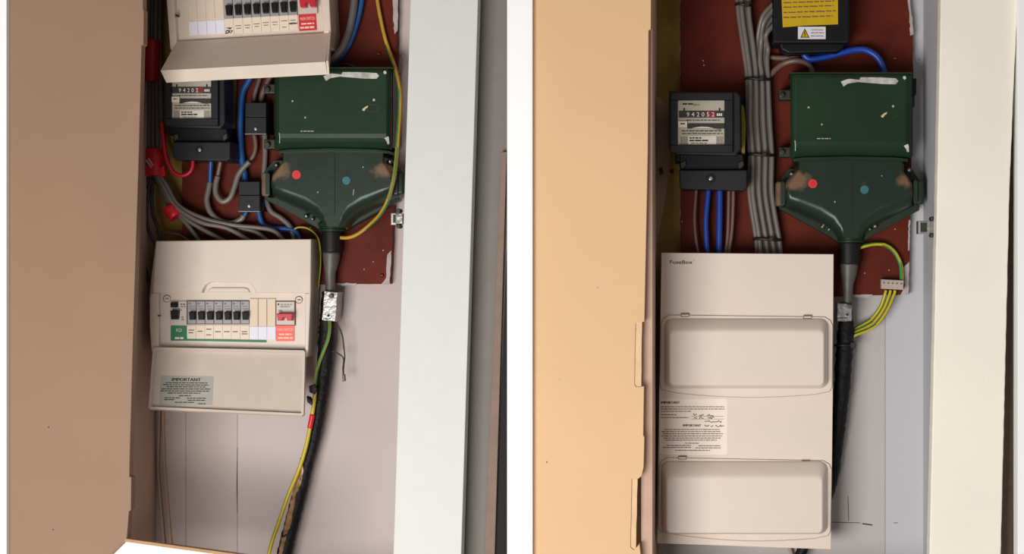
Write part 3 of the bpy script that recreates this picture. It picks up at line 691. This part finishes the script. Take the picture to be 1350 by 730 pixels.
b = MB(); b.slab(rrect(210, 495, 281, 535, 2), 0.0, 0.0005); st = obj('notice_sticker', b, 'sticker_grey', lid)
b = MB(); text(b, 'IMPORTANT', 224.5, 502.2, 0.0008, 4.2, 39, bold=0.5)
for y, x0, x1 in ((504.5, 217, 273), (507.3, 214, 275), (510, 219, 271), (512.8, 212, 277), (515.6, 211, 277), (518.5, 221, 266), (522, 236, 252), (525, 217, 238), (525.4, 247, 272), (527.5, 217, 231), (528.2, 248, 271), (531, 231, 257), (532.8, 262, 272)): words(b, x0, x1, y, 0.0008, 1.15, wl=(2.5, 8), gap=0.8)
obj('lettering', b, 'ink', st)
MAP[0] = None

# ------------------------------------------------------------------ right cupboard: cream fuse board, black isolator
t = thing('fuse_board', 'tall cream metal fuse board with two raised flaps in the right cupboard', 'fuse board', P(980, 724, 0.021))
d = 0.10
b = MB(); b.slab([(872, 333), (1099, 335), (1098, 520), (1095.5, 724), (866.5, 716), (869, 520)], 0.058, d, 0.6, 2); obj('case', b, 'cream_box', t)
b = MB(); b.rect(880, 345, 1030, 690, 0.021, 0.0585); obj('back_box', b, 'cream_box', t)
b = MB(); text(b, 'FuseBox', 882.5, 347.6, d+0.0004, 4.6, 30, bold=0.35); b.rect(914.5, 342.5, 915.3, 343.6, d, d+0.0004); obj('logo', b, 'ink_soft', t)
def flap(tl, tr, br, bl, btm_y, bul, face, hinges):
    # flap plate with an arched bottom edge
    n = 10; arc = [(tr[0]+(tl[0]-tr[0])*k/n, br[1]+(bl[1]-br[1])*k/n+(btm_y)*math.sin(math.pi*k/n)) for k in range(n+1)]
    out = [(tl[0], tl[1]+12), (tl[0]+3, tl[1]+5), (tl[0]+11, tl[1])]+[(tr[0]-11, tr[1]), (tr[0]-3, tr[1]+5), (tr[0], tr[1]+12)]+[(br[0], br[1]-8)]+[(br[0]-3, arc[0][1]-2)]+arc[1:-1]+[(bl[0]+3, arc[-1][1]-2), (bl[0], bl[1]-8)]
    b = MB(); b.slab(out, d-0.001, d+0.0004); obj('flap_gap', b, 'gap_line', t)
    out = offset(out if sum(out[i-1][0]*out[i][1]-out[i][0]*out[i-1][1] for i in range(len(out))) > 0 else out[::-1], 0.7)
    b = MB(); b.slab(out, d-0.001, d+0.003, 0.5, 1); f = obj('flap', b, 'cream_box', t)
    b = MB()    # bulge: rounded rectangle, sloping to a smaller front face
    r0 = rrect(*bul, 11, 6); r1 = rrect(*face, 6, 6); rings = []
    dd = d+0.003; H = 0.026
    for a, hgt in ((0, 0), (0.04, 0.12), (0.12, 0.26), (0.7, 0.86), (0.82, 0.945), (0.91, 0.985), (1.0, 1.0)):
        rings.append([Vector((P0(x0+(x1-x0)*a, y0+(y1-y0)*a, d+0.03).x, -(dd+H*hgt), P0(x0+(x1-x0)*a, y0+(y1-y0)*a, d+0.03).z)) for (x0, y0), (x1, y1) in zip(r0, r1)])
    b.ring_loft(rings, smooth=True); obj('raised_cover', b, 'cream_box', f)
    for (x0, y0, x1, y1) in hinges:
        b = MB(); b.rect(x0, y0, x1, y1, d+0.002, d+0.0045); h = obj('hinge_slot', b, 'ink_soft', f)
        b = MB(); b.rect(x0+1, y0+1.6, x1-0.5, y1-1.2, d+0.004, d+0.0055); obj('hinge_tab', b, 'cream_box', h)
flap((871, 414.5), (1098.5, 417), (1097.5, 518), (869.5, 516), 7, (876, 420, 1093, 513), (884, 438, 1085, 507), ((897.5, 413, 908.5, 417.5), (1059, 415.5, 1070, 420)))
flap((868.5, 602.5), (1097, 606.5), (1095.5, 708), (867, 702), 8, (871, 609.5, 1092, 706.5), (880, 631, 1083, 702), ((894, 601, 905, 605.5), (1057, 606.5, 1067.5, 611)))
b = MB(); b.slab(rrect(870, 525.5, 959, 599, 4), d-0.001, d+0.0004); st = obj('notice_sticker', b, 'sticker_cream', t)
e = d+0.0007
b = MB(); text(b, 'IMPORTANT', 871, 532, e, 3.2, 25, bold=0.4); text(b, 'IMPORTANT', 900, 562, e, 2.9, 24, bold=0.4); obj('heading', b, 'ink', st)
b = MB()
for y, x0, x1 in ((536, 871, 955), (539, 871, 955), (542, 871, 911), (546.5, 871, 892), (550.2, 871, 908), (566, 876, 949), (568.8, 872, 951), (571.6, 874, 953), (574.4, 872, 952), (577.2, 875, 950), (580, 878, 945), (584, 903, 921), (587, 879, 911), (587.4, 921, 950), (589.6, 874, 911), (590.2, 917, 950), (593.4, 890, 936)): words(b, x0, x1, y, e, 1.0, wl=(2, 6), gap=0.7)
stroke(b, [(911, 548.5), (954, 548.5)], e, 0.4); stroke(b, [(911, 552.2), (954, 552.2)], e, 0.4); obj('small_print', b, 'ink_brown', st)
b = MB()
def scrawl(x0, x1, y, h):
    pts = []; x = x0
    while x < x1: pts.append((x, y+random.uniform(-h/2, h/2))); x += random.uniform(0.8, 1.5)
    if len(pts) > 1: stroke(b, pts, e, 0.85)
for x0, x1, y in ((914, 919, 546), (922, 928, 547), (932, 941, 547), (915, 919, 551), (922, 928, 551), (933, 942, 551), (929, 952, 555.5), (929, 935, 561), (937, 941, 561), (943, 955, 561)): scrawl(x0, x1, y, 3)
obj('handwriting', b, 'ink', st)

t = thing('isolator_box', 'black isolator box with a yellow notice at the top of the right cupboard', 'isolator', P(1069, 68, 0.021))
b = MB(); b.rect(1019, -40, 1120, 57, 0.021, 0.095, 2.5, 3, rad=3); obj('cover', b, 'meter_deep', t)
b = MB(); b.slab([(1024, 50), (1116, 50), (1112, 64), (1104, 69), (1040, 71), (1030, 66)], 0.021, 0.078, 3, 3); obj('cable_chin', b, 'meter_deep', t)
b = MB(); b.slab([(1029, -30), (1104.5, -30), (1104.8, 32), (1080, 33), (1060, 33.6), (1045, 35), (1032, 36)], 0.094, 0.0956); yl = obj('yellow_notice', b, 'yellow_label', t)
b = MB()
for y, x1 in ((-6, 1100), (3.5, 1100), (9.5, 1099), (16.5, 1102), (23, 1098)): words(b, 1033, x1, y, 0.0959, 1.5, wl=(4, 12), gap=1.6, slope=-0.035)
obj('print', b, 'ink_brown', yl)
b = MB(); b.rect(1052, 35.2, 1088.5, 51.5, 0.094, 0.0958); ws = obj('warning_sticker', b, 'warning_white', t)
b = MB(); b.slab([(1061, 37.2), (1067.3, 49.7), (1055, 49.7)], 0.0955, 0.0961); b.slab([(1061, 39.5), (1065.5, 48.6), (1056.7, 48.6)], 0.0957, 0.0963, mi=1)
stroke(b, [(1061.6, 40.5), (1060.2, 44.2), (1062, 44.2), (1060.8, 48)], 0.0966, 0.9); obj('warning_triangle', b, ['ink', 'yellow_label'], ws)
b = MB(); text(b, 'WARNING', 1069.3, 40.6, 0.0961, 2.4, 16); words(b, 1069, 1086, 47.4, 0.0961, 1.1, wl=(3, 6), gap=0.6); obj('lettering', b, 'print_violet', ws)
b = MB(); words(b, 1069, 1086, 43.2, 0.0961, 1.1, wl=(3, 6), gap=0.6); obj('red_print', b, 'print_red', ws)

# ------------------------------------------------------------------ cables and wires
def cable(name, pts, r, m, label, cat='cable', group=None, d=0.032, seg=10, res=8, stripe=None):
    V = [P0(p[0], p[1], p[2] if len(p) > 2 else d) for p in pts]
    b = MB()
    if stripe:
        sg = 12; tw = stripe[2]
        b.tube(V, r*K(d), sg, res, mi=lambda i, k: 1 if ((k+int(i*tw)) % 6) < 6*stripe[1] else 0)
        return one(name, b, [m, stripe[0]], label, cat, group)
    b.tube(V, r*K(d), seg, res)
    return one(name, b, m, label, cat, group)
# right: bundle of grey cables with black ties
g = 'grey cables of the tied bundle in the right cupboard'
lb = 'grey twin cable running down in the tied bundle beside the right meter'
starts = [(972, -12), (977, -12), (982, -12), (987, -12), (1019, 8), (1020, 14), (1020, 24), (1021, 34)]
for i in range(8):
    o = i-3.5; front = (i % 2)
    dz = 0.036+0.009*front
    c1 = (999+o*3.9, 104); c2 = (1000+o*4.3, 160); c3 = (1003+o*4.2, 204); c4 = (1003+o*4.2, 255); c5 = (1012+o*4.3, 315); c6 = (1014+o*4.6, 345)
    if i < 4: up = [(starts[i][0], starts[i][1], dz), (974+i*4.6, 20, dz), (980+i*4.4, 62, dz)]
    else: up = [(starts[i][0]+2, starts[i][1]-4, 0.05+0.014*(i % 2)), (1010-(7-i)*1.5, 22+(i-4)*8, 0.05+0.014*(i % 2)), (999+(i-4)*4.5, 52+(i-4)*4, dz), (997.5+(i-4)*4.6, 80, dz)]
    cable('grey_cable', up+[(*c, dz) for c in (c1, c2, c3, c4, c5, c6)], 3.3, 'pvc_grey', 'grey cable in the tied bundle, '+('leftmost', 'second', 'third', 'rightmost')[i % 4]+(' of the straight strand entering at the top', ' of the strand bending out from the black isolator')[i//4], 'cable', g, dz)
for i, (x, y, rx, nm) in enumerate(((980.5, 6, 10.5, 'black cable tie at the very top of the grey bundle'), (999, 104, 17, 'black cable tie round the grey bundle level with the green box top'), (1003, 204, 18, 'black cable tie round the grey bundle beside the meter terminals'), (1012, 315.5, 18.5, 'black cable tie round the grey bundle just above the cream fuse board'))):
    b = MB(); ring = [P0(x+rx*math.cos(a), y+0.8*math.sin(a*2), 0.0405+0.0185*math.sin(a)) for a in [k*math.pi*2/24 for k in range(25)]]
    b.tube(ring, 1.9*K(0.04), 8, 2, caps=False); tt = one('cable_tie', b, 'tie_black', nm, 'cable tie')
    b = MB(); b.rect(x+2, y-3, x+7.5, y+2.2, 0.054, 0.064, 0.4); obj('tie_head', b, 'tie_black', tt)
# right: tails below the meter and round the isolator
cable('meter_tail', [(918.5, 246), (916.5, 270), (915.7, 292), (917.5, 315), (922, 342)], 1.9, 'pvc_brown', 'thin grey-brown cable leftmost below the right meter', d=0.05)
cable('meter_tail', [(934.5, 246), (932, 270), (930.5, 290), (931, 312), (933, 342)], 3.6, 'pvc_blue', 'blue meter tail, left of the two below the right meter', d=0.05)
cable('meter_tail', [(949, 246), (948.6, 280), (948.2, 310), (947.5, 342)], 4.2, 'pvc_blue', 'blue meter tail, right of the two below the right meter', d=0.05)
cable('meter_tail', [(961, 246), (960.2, 290), (959, 315), (955, 342)], 2.3, 'pvc_brown', 'brown cable below the right meter, beside the right blue tail', d=0.048)
cable('meter_tail', [(967, 246), (966, 285), (964, 312), (959, 342)], 2.3, 'pvc_brown', 'brown cable rightmost below the right meter', d=0.048)
cable('blue_tail', [(1056, 66, 0.045), (1066, 77.5, 0.045), (1085, 76, 0.045), (1105, 71, 0.045), (1125, 66, 0.045), (1141, 66, 0.045), (1154, 73, 0.045), (1162, 84, 0.045), (1167, 100, 0.045)], 4.3, 'pvc_blue', 'blue tail arching from the black isolator to the right green box', d=0.045, res=10)
cable('brown_tail', [(1010, 106, 0.035), (1020, 94, 0.035), (1033, 84, 0.035), (1047, 80, 0.04), (1060, 82, 0.04), (1068, 88, 0.04), (1072, 100, 0.04)], 4.0, 'pvc_brown', 'brown tail curving from the grey bundle to the right green box', d=0.035)
cable('brown_tail', [(1006, 74, 0.03), (1022, 76, 0.03), (1042, 76, 0.03), (1056, 70, 0.035)], 3.6, 'pvc_brown', 'short brown tail lying under the black isolator box', d=0.03)
# right: earth block and its wires
t = thing('earth_block', 'small beige terminal block holding green-yellow wires on the right red board', 'terminal block', P0(1177, 382, 0.02))
b = MB(); b.slab([(1162, 368), (1191.5, 369.5), (1191, 382), (1162, 380.5)], 0.0206, 0.040, 0.6, 2); bb = obj('block_body', b, 'block_grey', t)
for k in range(5):
    b = MB(); b.cyl(1165.5+k*5.7, 372.5+k*0.3, 1.4, 0.039, 0.0405, 0, 8); obj('terminal_screw', b, 'ink_soft', bb)
EW = dict(stripe=('wire_green', 0.45, 0.06))
cable('earth_wire', [(1132, 327, 0.04), (1142, 323.5, 0.04), (1156, 321.5, 0.036), (1168, 323.5, 0.032), (1179, 332, 0.030), (1186.5, 346, 0.030), (1188.5, 360, 0.030), (1188.5, 371, 0.030)], 2.9, 'wire_yellow', 'green-yellow earth wire looping from the right cable sleeve to the terminal block', 'wire', d=0.034, stripe=('wire_green', 0.6, 0.05))
for k, (xs, nm) in enumerate(((1168, 'leftmost'), (1174, 'middle'), (1180, 'rightmost'))):
    o = k*3.6
    cable('earth_wire', [(xs, 382.5, 0.030), (xs-1.5, 388, 0.030), (1161+o*1.2, 404+o*0.6, 0.026+k*0.004), (1150+o, 419+o, 0.022+k*0.006), (1138+o*0.8, 427+o*1.1, 0.022+k*0.007), (1127, 433+o*1.2, 0.026+k*0.007), (1117, 440+o*1.2, 0.028+k*0.007)], 2.3, 'wire_yellow', 'green-yellow earth wire below the terminal block, '+nm+' of three', 'wire', d=0.03, stripe=('wire_green', 0.42, 0.04))
b = MB(); ring = [P0(1114+13.5*math.cos(a), 455, 0.036+0.02*math.sin(a)) for a in [k*math.pi*2/20 for k in range(21)]]
b.tube(ring, 1.7*K(0.04), 8, 2, caps=False); tt = one('cable_tie', b, 'tie_black', 'black cable tie round the right service cable below the clamp', 'cable tie')
b = MB(); b.rect(1121, 451, 1128, 459, 0.045, 0.056, 0.5); obj('tie_head', b, 'tie_black', tt)
cable('white_flex', [(1036, 706, 0.012), (1041, 722, 0.012), (1046, 740, 0.012)], 2.6, 'chipped_paint', 'short white conduit end below the cream fuse board', d=0.012)

# left: grey cables coming down the corner, through the tapes, into the lower board
g = 'dark grey cables running down the left cupboard corner'
for i, x in enumerate((191, 196, 201, 206, 211)):
    cable('grey_cable', [(x, -10, 0.05+0.006*(i % 2)), (x-1, 60, 0.05+0.006*(i % 2)), (x+1, 130, 0.05), (x+0.5+(1 if i > 2 else 0), 190, 0.052), (200+i*1.6, 232, 0.052)], 2.9, 'pvc_grey_dark', 'dark grey cable in the left corner above the red tape, '+('leftmost', 'second', 'middle', 'fourth', 'rightmost')[i]+' of five', 'cable', g, 0.05)
fan = [[(200, 228), (211, 248), (222, 270), (234, 282), (248, 297), (266, 322)], [(203, 230), (214, 248), (225, 268), (240, 284), (262, 299), (300, 320)],
       [(206, 230), (216, 247), (228, 268), (243, 281), (268, 294), (300, 301), (333, 320)], [(208, 230), (219, 248), (230, 268), (246, 283), (280, 294), (314, 300), (338, 306), (356, 320)],
       [(210, 230), (221, 247), (232, 267), (248, 279), (276, 290), (310, 297), (340, 300), (362, 305), (378, 322)]]
for i, f in enumerate(fan):
    cable('grey_cable', [(x, y, (0.040, 0.050, 0.060, 0.045, 0.055)[i]) for j, (x, y) in enumerate(f)], 3.0, 'pvc_grey', 'grey cable fanning into the lower left fuse board, '+('lowest', 'second from below', 'middle', 'second from above', 'uppermost')[i]+' of five', 'cable', 'grey cables fanning into the lower left fuse board', 0.05)
def tape(cx, cy, w_, h, ang, d, m, label, tails=()):
    XF[0] = tilt(cx, cy, ang)
    t = thing('tape_wrap', label, 'tape', P(cx, cy+h/2, 0.04))
    b = MB(); n = 16; rings = []
    for y, k in ((-h/2, 0.92), (-h/2+1, 1), (-h/6, 1.03), (h/6, 0.98), (h/2-1, 1.02), (h/2, 0.94)):
        c = P(cx, cy+y, d); ux = (P(cx+1, cy+y, d)-c)
        rings.append([c+ux*(w_/2*k*math.cos(a))+Vector((0, -0.016*k*math.sin(a), 0)) for a in [q*math.pi*2/n for q in range(n)]])
    b.ring_loft(rings, smooth=True); obj('wrap', b, m, t)
    XF[0] = None
    for pts in tails:
        b = MB(); b.slab(ragged(pts, 0.5, 5), d+0.002, d+0.012, 1, 2); obj('tape_tail', b, m, t)
    return t
tape(200.5, 80, 21, 56, 0, 0.053, 'tape_red_dark', 'long dark red tape wrap high in the left cupboard corner')
tt = tape(204, 214, 22, 36, -3, 0.053, 'tape_red', 'bright red tape wrap with loose ends beside the left meter', ([(185, 226), (190, 219), (199, 214), (201, 224), (193, 233)], [(206, 222), (216, 218), (217, 232), (207, 234)]))
b = MB(); b.bar(P0(193, 211, 0.068), P0(200, 221, 0.068), 0.003, 0.003); b.bar(P0(196, 209, 0.068), P0(202, 218, 0.068), 0.003, 0.003); obj('pale_ends', b, 'chipped_paint', tt)
tape(228, 279, 21, 17, -38, 0.053, 'tape_red', 'small red tape wrap where the grey cables turn towards the lower fuse board')
cable('pale_wire', [(207, 305), (222, 307), (236, 309), (250, 318)], 1.6, 'pvc_grey', 'thin pale wire lying above the lower left fuse board', 'wire', d=0.03)
for k, (f, nm) in enumerate((([(196, 234), (189, 258), (185, 284), (185, 312), (189, 340), (196, 372)], 'outermost'), ([(199, 234), (195, 258), (193, 284), (197, 306), (206, 326)], 'middle'), ([(202, 236), (200, 262), (202, 284), (208, 300), (214, 322)], 'innermost'))):
    cable('black_flex', f, 2.2, 'pvc_black', 'thin black cable drooping down the left corner, '+nm+' of three', d=0.055)
cable('red_wire', [(213, 160), (215, 180), (218, 202), (222, 216), (229, 227), (240, 231.5), (250, 227), (254, 218), (254, 205)], 2.7, 'pvc_red', 'red wire looping below the left meter', 'wire', d=0.06)
cable('blue_tail', [(334, 96), (327, 108), (320, 122), (317.5, 145), (317, 178), (318.5, 205), (322, 228), (325, 246)], 4.1, 'pvc_blue_left', 'blue tail running down between the left meter and the upper connector', d=0.035)
t = thing('meter_tail', 'blue and grey tail looping from the left meter to the lower connector', 'cable', P0(290, 295, 0.035))
b = MB(); b.tube([P0(278.5, 206, 0.05), P0(277.5, 225, 0.045), P0(277, 242, 0.042)], 3.0*K(0.045), 10, 6); obj('blue_core', b, 'pvc_blue_left', t)
b = MB(); b.tube([P0(x, y, 0.042) for x, y in ((277, 240), (274.5, 252), (272.5, 264), (277, 279), (289, 290.5), (305, 294), (317, 289.5), (321.5, 284))], 3.8*K(0.042), 10, 8); obj('grey_sheath', b, 'pvc_grey', t)
b = MB(); b.tube([P0(320, 286, 0.042), P0(324, 281, 0.042), P0(325.5, 272, 0.042)], 3.0*K(0.042), 10, 6); obj('blue_core', b, 'pvc_blue_left', t)
t = thing('meter_tail', 'brown and grey tail making a U below the left meter', 'cable', P0(294, 268, 0.035))
b = MB(); b.tube([P0(292, 206, 0.05), P0(289, 222, 0.046), P0(286.5, 234, 0.044)], 2.8*K(0.045), 10, 6); obj('brown_core', b, 'pvc_brown', t)
b = MB(); b.tube([P0(x, y, 0.046) for x, y in ((287, 232), (284.3, 244), (285, 256), (293, 265.5), (303, 261), (309, 247), (314, 231), (321, 221), (329, 213))], 3.7*K(0.046), 10, 8); obj('grey_sheath', b, 'pvc_grey', t)
b = MB(); b.tube([P0(x, y, 0.036) for x, y in ((328, 214), (335, 203), (337, 190), (334, 172))], 2.8*K(0.036), 10, 8); obj('brown_core', b, 'pvc_brown', t)
cable('grey_tail', [(349, 172), (349.5, 200), (348.5, 222), (347.5, 242), (350, 261), (357, 278), (370, 287), (381, 297), (386, 308), (388, 322)], 3.5, 'pvc_grey', 'grey tail running from the upper connector down to the lower left fuse board', d=0.035)
cable('grey_tail', [(334, 142), (336, 124), (341, 108), (346, 92)], 2.7, 'pvc_grey_dark', 'grey tail rising from the upper connector behind the open lid', d=0.035)
cable('brown_tail', [(343, 142), (346, 124), (353, 108), (362, 92)], 3.4, 'pvc_brown', 'brown tail rising from the upper connector behind the open lid', d=0.035)
cable('blue_tail', [(340.5, 270), (342, 284), (347, 296), (360, 301), (376, 301.5), (388, 304), (394, 312), (397, 324)], 3.5, 'pvc_blue_left', 'blue tail bending from the lower connector to the lower left fuse board', d=0.036)
cable('blue_tail', [(478, -12), (475, 10), (469, 34), (460, 58), (446, 78), (428, 92)], 3.8, 'pvc_blue_left', 'blue tail curving down behind the upper left fuse board', d=0.034)
cable('grey_tail', [(468, -12), (466, 12), (461, 38), (452, 62), (438, 80), (420, 88)], 5.0, 'pvc_grey_dark', 'thick dark grey tail curving down behind the upper left fuse board', d=0.046)
cable('black_flex', [(432, 90), (448, 85), (462, 86), (476, 94)], 2.4, 'pvc_black', 'short black cable arching over the left green box', d=0.03)
def connector(label, x0, y0, x1, y1):
    t = thing('service_connector', label, 'connector', P0((x0+x1)/2, y1, 0.02))
    b = MB(); b.rect(x0, y0, x1+3, y1-1, 0.0206, 0.058, 1); obj('base', b, 'meter_deep', t)
    b = MB(); b.rect(x0, y0, x1, y0+(y1-y0)*0.45, 0.05, 0.067, 1, 2); obj('upper_cover', b, 'meter_black', t)
    b = MB(); b.rect(x0, y0+(y1-y0)*0.45+0.4, x1, y1, 0.05, 0.070, 0.8, 2); c = obj('lower_cover', b, 'meter_black', t)
    b = MB(); b.rect((x0+x1)/2-4, y1-14, (x0+x1)/2+4, y1-11.2, 0.069, 0.0706); obj('slot', b, 'ink', c)
    b = MB(); b.cyl((x0+x1)/2-0.5, y1-7.4, 2.2, 0.069, 0.073, 0.8, 12); obj('screw', b, 'steel', c)
    b = MB(); b.bar(P0(x0, y1-0.4, 0.0705), P0(x1, y1-0.4, 0.0705), 0.0008, 0.0012); obj('lit_edge', b, 'device_grey', c)
connector('upper small black connector box right of the left meter', 323, 135, 351, 177)
connector('lower small black connector box above the lower left fuse board', 314.5, 239, 342.5, 279)
# left: earth wires
cable('earth_wire', [(496, -12, 0.03), (499, 10, 0.03), (506.5, 46, 0.03), (514, 70, 0.035), (521.5, 92, 0.09), (527, 118, 0.11), (527, 148, 0.11), (525, 178, 0.11), (522.5, 210, 0.11), (519, 236, 0.11), (512, 262, 0.10), (502, 281, 0.085), (490, 294, 0.07), (474, 307, 0.06), (460, 313, 0.055), (446, 313, 0.05)], 2.6, 'wire_ochre', 'yellow-green earth wire sweeping round the right of the left green box', 'wire', d=0.08, stripe=('wire_green', 0.22, 0.05))
cable('earth_wire', [(388, 302), (394, 299.5), (404, 300.5), (413, 306), (419.5, 315), (422, 330), (422, 352), (419, 380)], 1.4, 'wire_yellow', 'thin green-yellow wire curling over the lower left fuse board corner', 'wire', d=0.04, stripe=('wire_green', 0.5, 0.05))
cable('earth_wire', [(434.5, 421, 0.06), (434.5, 434, 0.062), (432, 448, 0.062), (426, 464, 0.06), (420, 480, 0.058), (416.5, 497, 0.055), (414.5, 515, 0.054)], 2.1, 'wire_green', 'green-yellow wire below the left silver earth clamp', 'wire', d=0.06, stripe=('wire_yellow', 0.35, 0.03))
t = thing('bonding_wire', 'yellow bonding wire with a red band down the left service cable', 'wire', P0(355, 735, 0.05))
yw = [(415.5, 512), (414, 530), (410, 556), (405, 582), (398.5, 606), (390, 629), (381, 650), (372.5, 674), (364.5, 697), (358, 716), (352, 742)]
b = MB(); b.tube([P0(x, y, 0.056) for x, y in yw], 2.5*K(0.052), 12, 8, mi=lambda i, k: 1 if (k % 12) < (3 if i < 50 else 6) else 0); obj('insulation', b, ['wire_yellow', 'wire_green'], t)
b = MB(); b.tube([P0(412, 546, 0.056), P0(410.2, 555, 0.056), P0(408.3, 564, 0.056)], 3.4*K(0.052), 12, 4); obj('red_band', b, 'tape_red', t)
b = MB(); b.slab(ragged([(407, 509), (414, 506), (418, 512), (415, 520), (408, 517)], 0.7, 4), 0.05, 0.062, 1); o = one('tape_scrap', b, 'tie_black', 'upper scrap of black tape beside the hanging flap', 'tape')
b = MB(); b.slab(ragged([(404, 522), (408, 524), (414, 531), (410, 534), (405, 530)], 0.7, 4), 0.045, 0.06, 1); o = one('tape_scrap', b, 'tie_black', 'lower scrap of black tape beside the hanging flap', 'tape')
t = thing('loose_wire', 'frayed thin dark wire dangling right of the left service cable', 'wire', P0(452, 500, 0.03))
b = MB(); b.tube([P0(x, y, 0.04) for x, y in ((441, 424), (446, 430), (451, 441), (453, 455), (454.5, 470), (453, 484), (452.6, 500))], 1.0*K(0.04), 8, 6, rough=0.3); obj('strand', b, 'wire_dark', t)
b = MB(); b.tube([P0(x, y, 0.042) for x, y in ((437, 462), (444, 465), (450, 468.5), (453, 474), (452, 486), (453, 498))], 0.9*K(0.04), 8, 6, rough=0.3); obj('strand', b, 'wire_dark', t)
b = MB(); b.slab([(451, 494), (454, 493), (455, 502), (451.5, 503)], 0.036, 0.045, 0.6); obj('wire_end', b, 'lead_grey', t)

# catches on the posts
def catch(label, x0, y0, x1, y1, d):
    t = thing('roller_catch', label, 'catch', P0(x1, y1, d))
    b = MB(); b.rect(x0, y0, x0+(x1-x0)*0.62, y1, d-0.02, d+0.012, 1, 2); obj('catch_body', b, 'steel', t)
    b = MB(); b.rect(x0+(x1-x0)*0.55, y0+1, x1+4, y1-1, d-0.02, d+0.016, 0.8, 2); obj('base_plate', b, 'bright_steel', t)
    b = MB(); b.rect(x0+3, y0+2.5, x0+(x1-x0)*0.5, y1-2.5, d+0.01, d+0.0135, 0.5); obj('jaw', b, 'bolt_dark', t)
    for y in (y0-3, y1+2):
        b = MB(); b.cyl(x0+(x1-x0)*0.85, y, 3, d-0.01, d+0.012, 1, 10); obj('screw', b, 'bolt_dark', t)
catch('small steel roller catch on the left white post', 515, 280.5, 527, 296, 0.25)
catch('small steel roller catch on the right cream post', 1211, 291, 1233, 308, 0.25)

for o in bpy.data.objects:
    if '_o' in o: del o['_o']
